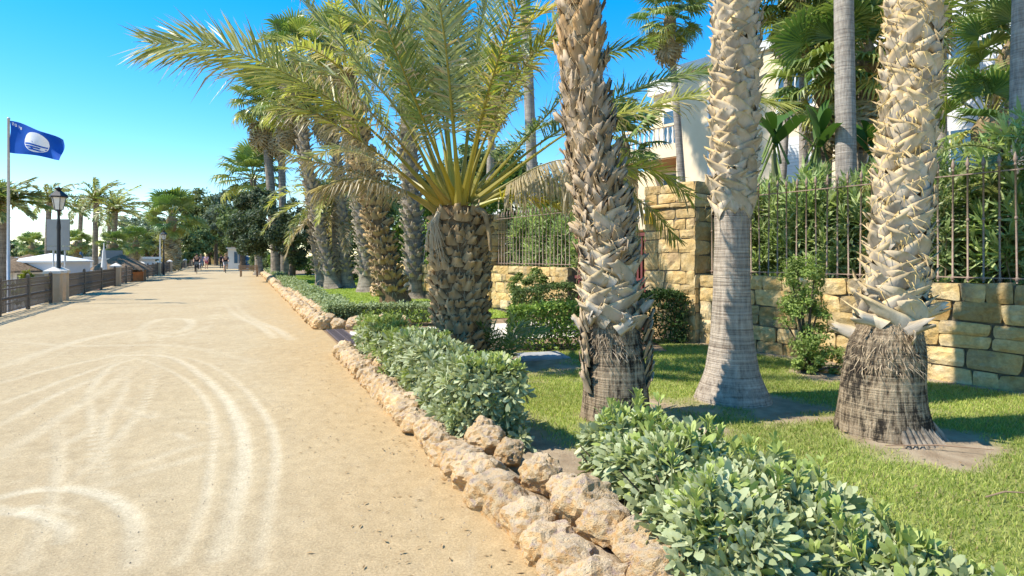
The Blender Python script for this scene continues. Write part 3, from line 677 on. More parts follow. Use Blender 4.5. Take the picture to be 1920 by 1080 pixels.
def strands(parent, P, rad, z0, z1, n, L=(.08, .25), w=.006, cols=((.30, .22, .13), (.50, .42, .30)), out=.05, down=1.0, name='fibre'):
    z = rng.uniform(z0, z1, n); th = rng.random(n) * 2 * PI; r = np.interp(z, P[:, 2], rad); o = np.stack([np.cos(th), np.sin(th), 0 * th], -1)
    c = np.stack([np.interp(z, P[:, 2], P[:, 0]), np.interp(z, P[:, 2], P[:, 1]), z], -1); p = c + o * (r * .97)[:, None]
    tg = np.stack([-np.sin(th), np.cos(th), 0 * th], -1); l = rng.uniform(*L, n)[:, None]; sw = rng.normal(0, .6, (n, 1))
    mid = p + o * (out * rng.uniform(.3, 1.4, (n, 1))) + tg * sw * l * .4 - np.array([[0, 0, 1]]) * l * .45 * down
    tip = mid + o * rng.normal(0, .03, (n, 1)) + tg * sw * l * .4 - np.array([[0, 0, 1]]) * l * .55 * down; wd = tg * w
    v = np.stack([p - wd, p + wd, mid + wd, mid - wd, tip], 1); a = Acc(); off = np.arange(n)[:, None] * 5
    mm = rng.random((n, 1)); col = np.array(cols[0]) * (1 - mm) + np.array(cols[1]) * mm
    a.F = {(4, 0): [off + np.array([[0, 1, 2, 3]])], (3, 0): [off + np.array([[3, 2, 4]])]}; a.V = [v.reshape(-1, 3)]; a.Cc = [np.repeat(col, 5, 0)]; a.n = 5 * n
    return stuff(a.build(name, M['strand'], parent))

# ---- broadleaf tree or shrub made of leaf clumps
def clump_points(cen, rad, nclump, nleaf, shell=.55, clr=.33, flat=.8, seed=None):
    cen = np.array(cen, float); rad = np.array(rad, float)
    d = nrm(rng.normal(0, 1, (nclump, 3))); rr = (shell + (1 - shell) * rng.random(nclump)) ** .8
    cc = cen + d * rad * rr[:, None]; cs = clr * rng.uniform(.6, 1.25, nclump) * rad.min()
    k = rng.integers(0, nclump, nleaf); dl = nrm(rng.normal(0, 1, (nleaf, 3))); q = rng.random(nleaf) ** .45
    p = cc[k] + dl * (cs[k] * q)[:, None] * np.array((1, 1, flat)); nv = nrm(dl + .6 * d[k] + np.array((0, 0, .5)))
    return p, nv, cc, rng.uniform(.75, 1.2, nclump)[k]
def leafy(acc, P, Nv, size, cols, tmpl, tint=None, jit=.5):
    tv, tf = tmpl; n = len(P); s = rng.uniform(size[0], size[1], n); mm = rng.random((n, 1)) ** 1.3
    c = np.array(cols[0]) * (1 - mm) + np.array(cols[1]) * mm
    if tint is not None: c = c * tint[:, None]
    acc.inst(tv, tf, frames(Nv, jit) * s[:, None, None], P, c)
def tree(label, base, trunk_top, crowns, nclump, nleaf, size, cols, mat='far', name='tree', tr=.2, group=None, tmpl=None, cat='tree', clr=.33, shell=.5, lean=(0, 0), limbs=6, twood='wood'):
    base = np.array(base, float); t = thing(name, label, cat, base, 0, group); tt = np.array(trunk_top, float) - base
    a = Acc(); a.tube(smooth_line([np.zeros(3), tt * .5 + np.array((lean[0], lean[1], 0)), tt], 6), np.linspace(tr * 1.25, tr * .6, 13), 10)
    a2 = Acc(); allc = []
    for cen, rad in crowns:
        p, nv, cc, ti = clump_points(np.array(cen) - base, rad, nclump, nleaf, shell, clr); leafy(a2, p, nv, size, cols, tmpl or simple_leaf(.6), ti); allc.append(cc)
    allc = np.concatenate(allc)
    for k in rng.choice(len(allc), min(limbs, len(allc)), False):
        e = allc[k]; a.tube(smooth_line([tt * .8, (tt + e) / 2 + rng.normal(0, .1, 3) * tr * 3, e], 4), np.linspace(tr * .5, tr * .12, 9), 6)
    a.build('trunk', M[twood], t, True); stuff(a2.build('crown', M[mat], t)); return t
# ================================================================== ROCK KERBS
from mathutils import noise as mnoise
def rock_mesh(seed, sub=3, sx=1., sy=1., sz=1.):
    r = np.random.default_rng(seed); bm = bmesh.new(); bmesh.ops.create_icosphere(bm, subdivisions=sub, radius=1.0)
    V = np.array([v.co[:] for v in bm.verts]); pl = nrm(r.normal(0, 1, (8, 3))); dd = r.uniform(.68, .98, 8)
    for p_, d_ in zip(pl, dd):
        h = V @ p_; V = V - np.maximum(h - d_, 0)[:, None] * p_[None] * .92
    o = Vector(r.uniform(-50, 50, 3))
    for i, v in enumerate(bm.verts):
        p = Vector(V[i]); k = 1 + .16 * mnoise.noise(p * 1.6 + o) + .11 * mnoise.noise(p * 3.7 + o) + .07 * mnoise.noise(p * 8 + o) - .10 * max(0, mnoise.noise(p * 5 + o * 2)) 
        v.co = Vector((p.x * k * sx, p.y * k * sy, p.z * k * sz))
    me = bpy.data.meshes.new('rock'); bm.to_mesh(me); bm.free(); me.materials.append(M['rock'])
    me.color_attributes.new('Col', 'FLOAT_COLOR', 'POINT')
    return me
ROCK = [rock_mesh(100 + s, 4) for s in range(8)]; ROCKF = [rock_mesh(200 + s, 2) for s in range(6)]
KD = nrm(np.array((-0.459, 1.0))); KN = np.array((KD[1], -KD[0]))
def put_rock(parent, x, y, z, s, lib, loc):
    me = lib[rng.integers(0, len(lib))]
    return link('stone', me, parent, (x - loc[0], y - loc[1], z), (rng.normal(0, .3), rng.normal(0, .3), rng.random() * 6.28), (s * rng.uniform(.9, 1.25), s * rng.uniform(.85, 1.1), s * rng.uniform(.8, 1.0)))
loc = (float(kerb_x(5)), 5.0, 0); kb = thing('rock_kerb', 'low kerb of rough orange boulders along the sandy path below the near hedge', 'rock kerb', loc)
Y = 1.75
while Y < 9.5:
    x = float(kerb_x(Y)); s = rng.uniform(.145, .19) * (1.1 if Y < 4.2 else 1)
    p = np.array((x, Y)) + KN * (s * .7); put_rock(kb, p[0], p[1], s * .32, s, ROCK, loc)
    if rng.random() < (.8 if Y < 4.7 else .25):
        s2 = rng.uniform(.10, .15) * (1.15 if Y < 4.2 else 1); p = np.array((x, Y + .1)) + KN * (.34 + rng.normal(0, .03)); put_rock(kb, p[0], p[1], s2 * .55 + .10, s2, ROCK, loc)
    if rng.random() < .35:
        s2 = rng.uniform(.07, .11); p = np.array((x, Y + .05)) + KN * (.04 + rng.normal(0, .03)); put_rock(kb, p[0], p[1], s2 * .5, s2, ROCK, loc)
    Y += s * rng.uniform(1.15, 1.4)
a = Acc(); n = 30; yy = np.linspace(1.6, 9.6, n); xx = kerb_x(yy)            # packed sandy mortar between the stones
prof = [(.08, 0), (.12, .08), (.24, .13), (.36, .11), (.42, 0)]
vv = np.array([[(x + KN[0] * o, y + KN[1] * o, z + rng.normal(0, .012) * (z > 0)) for o, z in prof] for x, y in zip(xx, yy)]) - np.array(loc)
i = np.arange(n - 1)[:, None] * 5; j = np.arange(4)[None]; a.add(vv.reshape(-1, 3), []); a.F[(4, 0)] = [np.stack([i + j, i + j + 1, i + 6 + j, i + 5 + j], -1).reshape(-1, 4)]
a.build('bedding', mottled('kerb_bedding', (.36, .27, .17), (.50, .40, .27), 9, .95, .05, 45, .8, .03), kb, True)
loc = (-4.5, 13.0, 0); kb = thing('rock_kerb', 'rock kerb beyond the entry edging the long hedge and far lawn', 'rock kerb', loc)
for k in range(6):
    s = rng.uniform(.19, .25); put_rock(kb, -4.15 + k * .34, 12.85 + .03 * k, s * .35, s, ROCK, loc)
Y = 13.0
while Y < 52:
    s = rng.uniform(.16, .22) * (1 + (Y > 30) * .4); x = float(kerb_x(Y)) + .05; p = np.array((x, Y)) + KN * s * .8
    put_rock(kb, p[0], p[1], s * .45, s, ROCK if Y < 18 else ROCKF, loc)
    if Y < 24: s2 = rng.uniform(.13, .18); p = np.array((x, Y + .1)) + KN * .36; put_rock(kb, p[0], p[1], s2 * .5 + .12, s2, ROCKF, loc)
    Y += s * 1.5
# boulder on the far lawn
bp = gp(714, 556); o = link('boulder', rock_mesh(301, 4), None, (bp[0], bp[1], .18), (0, 0, .4), (.5, .45, .36)); tag(o, 'large rounded boulder on the far lawn beside a leaning palm', 'boulder')

# ================================================================== GARDEN WALL, PILLARS, FENCE, GATE
def stone_block(w, h, seed, depth=.16, bulge=.03):
    r = np.random.default_rng(seed); nu, nv = 6, 5; o = Vector(r.uniform(-90, 90, 3)); V = []
    cj = r.normal(0, .012, (2, 2, 2))
    for iv in range(nv):
        for iu in range(nu):
            u, v = iu / (nu - 1), iv / (nv - 1); e = (1 - abs(2 * u - 1) ** 9) * (1 - abs(2 * v - 1) ** 9)
            jx = sum(cj[a_][b_][0] * (u if a_ else 1 - u) * (v if b_ else 1 - v) for a_ in (0, 1) for b_ in (0, 1)); jz = sum(cj[a_][b_][1] * (u if a_ else 1 - u) * (v if b_ else 1 - v) for a_ in (0, 1) for b_ in (0, 1))
            sh = .94 if (iu in (0, nu - 1) and iv in (0, nv - 1)) else 1
            nz = mnoise.noise(Vector((u * w * 9, v * h * 9, 0)) + o)
            V.append(((u - .5) * w * sh + jx, -(bulge * e + (.022 * nz + .01 * mnoise.noise(Vector((u * w * 24, v * h * 24, 3)) + o)) * e), (v - .5) * h * sh + jz))
    rim = [i for i in range(nu)] + [nu * k + nu - 1 for k in range(1, nv)] + [nu * (nv - 1) + i for i in range(nu - 2, -1, -1)] + [nu * k for k in range(nv - 2, 0, -1)]
    n0 = len(V)
    for i in rim: V.append((V[i][0] * .985, depth, V[i][2] * .985))
    f = [(iv * nu + iu, iv * nu + iu + 1, iv * nu + nu + iu + 1, iv * nu + nu + iu) for iv in range(nv - 1) for iu in range(nu - 1)]
    m_ = len(rim); f += [(rim[k], n0 + k, n0 + (k + 1) % m_, rim[(k + 1) % m_]) for k in range(m_)]
    a = Acc(); a.add(V, f); return a
SEED = [1000]
def stone_face(parent, org, ex, length, z0, z1, loc, hts=(.17, .33), wds=(.2, .56), mat='ashlar', proud=.0, gap=.014, rag=0):
    """courses of stones on a vertical face; ex = direction along it (left to right when seen from outside)"""
    ex = np.array(ex); rz = math.atan2(ex[1], ex[0]); z = z0
    while z < z1 - .06:
        h = min(rng.uniform(*hts), z1 - z)
        if z1 - (z + h) < .09: h = z1 - z
        x = -rng.uniform(0, .15) if rag else 0
        while x < length - .05:
            w = rng.uniform(*wds) * (.75 + .5 * h / hts[1]); 
            if length - (x + w) < .14: w = length - x
            x0 = max(x, 0)
            parts = [(0, 1)] if (h < hts[1] * .88 or rng.random() < .75 or mat != 'ashlar') else [(0, .5), (.5, 1)]
            for lo, hi in parts:
                hh = h * (hi - lo); zc = z + h * (lo + hi) / 2; ww = x + w - x0
                SEED[0] += 1; me = stone_block(max(.06, ww - gap), hh - gap, SEED[0], .12, rng.uniform(.006, .022)).mesh('stone', M[mat], False)
                c = np.array(org)[:2] + ex * (x0 + ww / 2); link('stone', me, parent, (c[0] - loc[0], c[1] - loc[1], zc - loc[2]), (0, 0, rz))
            x += w
        z += h
EXW = -WD                                         # left to right as seen from the promenade
def wall_run(label, t0, t1, top, z0=-.05):
    p1 = wpt(t1); loc = tuple(p1); t = thing('stone_wall', label, 'stone wall', loc); rz = math.atan2(EXW[1], EXW[0])
    c = wpt((t0 + t1) / 2, -.24); a = Acc(); a.box((c[0] - loc[0], c[1] - loc[1], top / 2 - .05), (t1 - t0, .40, top + .05), rz); a.build('core', M['mortar'], t)
    stone_face(t, wpt(t1), EXW, t1 - t0, z0, top, loc); return t
WT = 1.27
wall_run('low ochre stone garden wall under the iron fence behind the thick palm trunks', -2.6, 4.7, WT)
wall_run('low pale stone wall with iron fence left of the gate behind the clipped hedges', 8.7, 12.45, 1.33, .1)
wall_run('stone garden wall continuing beyond the left gate pier behind the date palm', 13.2, 22, 1.3, .3)
def pier(label, t0, t1, top, cap=True):
    p = wpt(t1, .10); loc = tuple(p); t = thing('gate_pier', label, 'gate pier', loc); w = t1 - t0; d = .62; rz = math.atan2(EXW[1], EXW[0])
    c = wpt((t0 + t1) / 2, .10 - d / 2); a = Acc(); a.box((c[0] - loc[0], c[1] - loc[1], top / 2), (w - .03, d - .03, top - .01), rz); a.build('core', M['mortar'], t)
    stone_face(t, wpt(t1, .10), EXW, w, 0, top - .48, loc, (.17, .36), (.22, .6), 'pillarst')
    stone_face(t, wpt(t0, .10), -WN, d, 0, top - .48, loc, (.17, .36), (.22, .5), 'pillarst')
    stone_face(t, wpt(t1, .14), EXW, w, top - .47, top - .38, loc, (.09, .09), (.4, .7), 'pillarst', gap=.006)
    stone_face(t, wpt(t1, .10), EXW, w, top - .37, top, loc, (.18, .2), (.25, .4), 'pillarst')
    stone_face(t, wpt(t0, .10), -WN, d, top - .47, top, loc, (.2, .25), (.3, .4), 'pillarst')
    return t
pr = pier('tall ochre stone gate pier with small yellow box on its face', 4.71, 6.0, 2.98)
pier('stone gate pier seen beside the date palm trunk', 12.45, 13.2, 2.85)
yb = wpt(5.82, .10 + .05, 0); q = at(1228, 410, 11.6)
tb = thing('intercom_box', 'small yellow intercom box fixed to the ochre stone pier', 'box', (yb[0], yb[1], float(q[2]) - .1), math.atan2(EXW[1], EXW[0]))
Acc().box((0, -.02, .1), (.2, .07, .22)).build('case', M['yellow'], tb); Acc().box((.0, -.058, .11), (.10, .012, .09)).build('speaker_panel', M['black'], tb)
# ---- iron fence with spear-topped pickets
def picket_mesh(h):
    a = Acc(); a.tube([(0, 0, 0), (0, 0, h - .16)], .011, 6)
    a.lathe((0, 0, h - .17), [(.011, 0), (.02, .015), (.011, .03), (.014, .04), (.026, .075), (.017, .115), (.001, .17)], 6)
    a.lathe((0, 0, h * .48), [(.011, 0), (.02, .02), (.02, .03), (.011, .05)], 6); a.lathe((0, 0, .02), [(.011, 0), (.022, .01), (.022, .04), (.011, .06)], 6)
    return a.mesh('picket', M['iron_tan'], True)
PK = picket_mesh(1.58)
def fence(label, t0, t1, zb, sp=.165, post_every=0):
    p = wpt(t0, -.2); loc = (p[0], p[1], zb); t = thing('iron_fence', label, 'fence', loc); rz = math.atan2(WD[1], WD[0]); L = t1 - t0
    for z_, nm in ((.06, 'rail'), (1.36, 'rail')):
        c = WD * L / 2; Acc().box((c[0], c[1], z_), (L, .035, .014), rz).build(nm, M['iron_tan'], t)
    k = 0; x = .08
    while x < L:
        q = WD * x; link('picket', PK, t, (q[0], q[1], .0), (rng.normal(0, .006), rng.normal(0, .006), rz), (1, 1, 1)); x += sp
    return t
fence('tan wrought iron picket fence on the stone wall behind the thick palms', -2.6, 4.68, WT + .0)
fence('iron picket fence on the low wall between gate and left pier', 8.8, 12.43, 1.33)
# ---- gate
g = wpt(6.02, -.12); gt = thing('garden_gate', 'dark red vertical-bar metal gate beside the stone pier', 'gate', tuple(g), math.atan2(WD[1], WD[0])); GL = 2.5
for k in range(int(GL / .11)): Acc().box((.06 + k * .11, 0, 1.05), (.055, .03, 2.05)).build('bar', M['redgate'], gt)
for z_ in (.12, 1.1, 2.05): Acc().box((GL / 2, .025, z_), (GL, .03, .07)).build('rail', M['redgate'], gt)

# ================================================================== PALMS OF THE NEAR LAWN
def root_lob(amp, k=13, p=6): return lambda s, th: 1 + amp * np.exp(-s * p * 8) * np.abs(np.sin(th * k / 2 + 1.3 * np.sin(th * 2))) + .02 * np.sin(th * 5 + s * 20) * (1 + 0 * s)
# colours of the cut leaf bases
GB = [boot_mesh(s, .21, .17, .014, (.50, .40, .25), (.52, .48, .43), .022, .03, .25 * (-1) ** s, .3) for s in range(7)]
GBO = [boot_mesh(s + 10, .20, .16, .014, (.56, .42, .19), (.55, .48, .38), .022, .04, .2 * (-1) ** s, .35) for s in range(6)]
GB2 = [boot_mesh(s + 20, .15, .13, .013, (.42, .31, .18), (.47, .39, .30), .02, .02, .15 * (-1) ** s, .45, .7) for s in range(8)]
GB2O = [boot_mesh(s + 30, .16, .14, .013, (.44, .28, .12), (.47, .33, .19), .02, .02, .1 * (-1) ** s, .45, .7) for s in range(5)]
GBD = [boot_mesh(s + 40, .14, .17, .026, (.37, .27, .145), (.43, .33, .20), .04, .03, .1 * (-1) ** s, .3, .5) for s in range(8)]
def strap_mesh(seed, sgn, R=.2, L=.30, wd=.11, rise=.58, flare=.062, edge=(.55, .43, .24), mid=(.53, .48, .41)):
    """old leaf base that winds diagonally round the trunk; origin on the trunk axis"""
    r = np.random.default_rng(seed); nu, nv = 5, 8; vo, vi, co = [], [], []; end = 1 + r.normal(0, .13, nu); wav = r.uniform(0, 6)
    for iv in range(nv):
        s0 = iv / (nv - 1)
        for iu in range(nu):
            u = -1 + 2 * iu / (nu - 1); s_ = s0 * (end[iu] if iv == nv - 1 else 1); w_ = wd / 2 * (1.1 - .12 * s0 + .12 * math.sin(5 * s0 + wav))
            ph = sgn * (s_ - .15) * L * math.cos(rise) / R - sgn * u * w_ * math.sin(rise) / R; zz = s_ * L * math.sin(rise) + u * w_ * math.cos(rise)
            rad = R + .006 + flare * max(0, s_) ** 1.7 + .030 * u * (.4 + s0) + .022 * (1 - u * u) * math.cos(s0 * 2) + r.normal(0, .003)
            for rr_, L_ in ((rad, vo), (rad - .013, vi)): L_.append((rr_ * math.cos(ph), rr_ * math.sin(ph), zz))
            k = min(1, .85 * abs(u) ** 3 + .35 * (s0 > .9) + .15 * r.random()); co.append(np.array(mid) * (1 - k) + np.array(edge) * k)
    nn = nu * nv; f = []
    for iv in range(nv - 1):
        for iu in range(nu - 1): a0 = iv * nu + iu; f.append((a0, a0 + 1, a0 + nu + 1, a0 + nu)); f.append((nn + a0, nn + a0 + nu, nn + a0 + nu + 1, nn + a0 + 1))
        f.append((iv * nu, iv * nu + nu, nn + iv * nu + nu, nn + iv * nu)); b0 = iv * nu + nu - 1; f.append((b0, nn + b0, nn + b0 + nu, b0 + nu))
    for iu in range(nu - 1): a0 = (nv - 1) * nu + iu; f.append((a0, a0 + 1, nn + a0 + 1, nn + a0))
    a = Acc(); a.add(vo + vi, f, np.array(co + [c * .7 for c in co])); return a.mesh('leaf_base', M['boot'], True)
ST = {sg: [strap_mesh(s + 7 * (sg > 0), sg) for s in range(6)] for sg in (-1, 1)}
STO = {sg: [strap_mesh(s + 31 + 7 * (sg > 0), sg, edge=(.62, .45, .19), mid=(.57, .50, .40)) for s in range(5)] for sg in (-1, 1)}
def straps(parent, P, rad, z0, z1, dz, per, libs, limit):
    z = z0; k = 0; cnt = 0
    while z < z1:
        sg = 1 if k % 2 else -1
        for j in range(per):
            if cnt >= limit: return
            zj = z + rng.normal(0, dz * .35); c = (np.interp(zj, P[:, 2], P[:, 0]), np.interp(zj, P[:, 2], P[:, 1]), zj); q = np.interp(zj, P[:, 2], rad) / .2; me = libs(zj)[sg]; me = me[rng.integers(0, len(me))]
            link('leaf_base', me, parent, c, (0, 0, j * 2 * PI / per + k * .37 + rng.normal(0, .1)), (q, q, rng.uniform(.85, 1.25))); cnt += 1
        z += dz; k += 1
def sheath(t, P, r, z0, z1):
    k = (P[:, 2] > z0) & (P[:, 2] < z1); a = Acc(); a.tube(P[k], r[k] + .008, 26); a.build('fibre_sheath', M['fibre'], t, True)
def fan_crown(t, top, cr, n=26, lo=-45):
    for k in range(n):
        q = k / (n - 1); el = math.radians(80 + (lo - 80) * q); R = Matrix.Rotation(k * 2.39996, 4, 'Z') @ Matrix.Rotation(-el, 4, 'Y')
        link('fan_leaf', FAN[k % 4], t, top, R.to_quaternion(), cr * rng.uniform(.9, 1.15))
# P4: thick trunk on the right
b4 = np.array((3.27, 5.18, 0.0)); t4 = thing('fan_palm', 'thick palm with grey criss-cross leaf bases and charred frayed foot', 'palm tree', b4)
pts4 = [(0, 0, -.05), (.0, 0, .5), (.14, .02, 1.4), (.24, .05, 2.5), (.31, .05, 4.0), (.3, .1, 8.4), (.3, .1, 12.6)]
P4, r4 = trunk_mesh(t4, pts4, [(0.0, 0.385), (0.0132, 0.36), (0.033, 0.325), (0.066, 0.3), (0.0867, 0.23), (0.1131, 0.195), (0.1651, 0.18), (0.3302, 0.17), (1, 0.15)], M['bark_char'], 40, root_lob(.10, 20), [(0, 1), (.054, 1), (.08, .35), (.107, 0)], 130)
sheath(t4, P4, r4, 1.15, 5); straps(t4, P4, r4, 1.0, 4.35, .082, 7, lambda z: ST if z < 2.3 or rng.random() < .4 else STO, 288)
for k in range(6):                                  # long old bases lying across the frayed zone
    sg = (-1) ** k; a_ = -PI / 2 + (k - 2.5) * .5; z = .90 + .07 * (k % 4); c = np.array((np.interp(z, P4[:, 2], P4[:, 0]), np.interp(z, P4[:, 2], P4[:, 1]), z)); rr_ = np.interp(z, P4[:, 2], r4)
    tg = np.array((-math.sin(a_), math.cos(a_), 0)); link('leaf_base', GB[k % 6], t4, c + (rr_ - .05) * np.array((math.cos(a_), math.sin(a_), 0)) - tg * sg * .14, (-.12, sg * (1.25 + rng.normal(0, .15)), a_ - PI / 2), (.75, .8, 1.0))
strands(t4, P4, r4, .62, 1.15, 900, (.04, .13), .003, ((.17, .12, .075), (.42, .33, .22)), .045); strands(t4, P4, r4, 1.2, 4.4, 900, (.08, .2), .004, ((.40, .28, .1), (.6, .45, .2)), .12)
# splayed root teeth at the foot
for k in range(15):
    a_ = -PI * .55 + k * PI * .55 / 14; d = np.array((math.cos(a_), math.sin(a_), 0)); a = Acc(); rr_ = .355 + rng.normal(0, .02)
    a.tube([d * (rr_ - .05) + (0, 0, .20), d * (rr_ + .02) + (0, 0, .1), d * (rr_ + .10 + rng.random() * .05) + (0, 0, -.01)], [.02, .03, .018], 5); a.build('root', M['bark_far'], t4, True)
fan_crown(t4, (.3, .1, 12.6), 1.3)
# P3: smooth ringed trunk
b3 = np.array((2.4, 6.4, 0.0)); t3 = thing('fan_palm', 'smooth grey ringed palm trunk flaring at the root with leaf bases above', 'palm tree', b3)
pts3 = [(0, 0, -.05), (0, 0, .5), (.0, 0, 1.6), (.02, .02, 2.4), (.06, .05, 4.2), (.05, .1, 8.6), (.05, .1, 13.4)]
P3, r3 = trunk_mesh(t3, pts3, [(0.0, 0.4), (0.0128, 0.36), (0.0289, 0.28), (0.0553, 0.225), (0.091, 0.195), (0.1404, 0.18), (0.1701, 0.2), (0.3828, 0.19), (1, 0.17)], M['bark_ring'], 44, root_lob(.12, 24, 9.5), None, 160)
sheath(t3, P3, r3, 2.15, 5.2); straps(t3, P3, r3, 2.06, 4.75, .085, 7, lambda z: ST if rng.random() < .7 else STO, 235)
strands(t3, P3, r3, 2.05, 4.5, 300, (.06, .16), .004, ((.40, .30, .14), (.58, .45, .24)), .10); fan_crown(t3, (.05, .1, 13.4), 1.3)
# P2: scaly leaning trunk
b2 = np.array((.99, 5.6, 0.0)); t2 = thing('fan_palm', 'shaggy palm leaning slightly with shingled brown leaf bases and burnt base', 'palm tree', b2)
pts2 = [(0, 0, -.05), (.0, 0, .4), (-.05, 0, 1.1), (-.1, 0, 1.8), (-.25, .0, 2.7), (-.34, .05, 4.1), (-.36, .1, 8.0), (-.3, .1, 14.0)]
P2_, r2 = trunk_mesh(t2, pts2, [(0.0, 0.34), (0.0164, 0.315), (0.0452, 0.29), (0.0821, 0.225), (0.1437, 0.195), (0.2875, 0.16), (1, 0.15)], M['bark_char'], 40, root_lob(.05, 18), [(0, 1), (.057, 1), (.075, .3), (.09, 0)], 140)
sheath(t2, P2_, r2, 1.1, 5); straps(t2, P2_, r2, .95, 1.95, .10, 6, lambda z: ST, 60); boots(t2, P2_, r2, 1.5, 2.4, .095, 10, GB2, .26, .6, (.95, 1.3), 95, .99)
boots(t2, P2_, r2, 2.3, 3.3, .105, 9, GB2, .24, .35, (.95, 1.25), 88, .97); boots(t2, P2_, r2, 3.3, 4.5, .12, 8, GB2O + GB2[:2], .2, .25, (1, 1.3), 72, .97)
for k in range(7):
    a_ = -PI / 2 + (k - 3) * .5; z = .92 + .08 * (k % 3); link('leaf_base', GB[k % 6], t2, np.array((-.04, 0, z)) + .29 * np.array((math.cos(a_), math.sin(a_), 0)), (-.15, .9 * (-1) ** k, a_ - PI / 2), (.7, 1, .8))
strands(t2, P2_, r2, .68, 1.15, 800, (.04, .13), .003, ((.22, .16, .10), (.48, .39, .28)), .05)
strands(t2, P2_, r2, 1.15, 4.4, 1000, (.06, .18), .0035, ((.34, .24, .12), (.55, .42, .24)), .10); fan_crown(t2, (-.3, .1, 14.0), 1.4)
# frayed bark sheaths on both sides of its burnt foot
for sx in (-1, 1):
    for k in range(8):
        a_ = -PI / 2 + sx * (1.15 + .12 * rng.normal()); z = .35 + k * .08; link('leaf_base', GB2[k % 6], t2, np.array((-.02, 0, z)) + .30 * np.array((math.cos(a_), math.sin(a_), 0)), (-.22, sx * .3, a_ - PI / 2), 1.1)
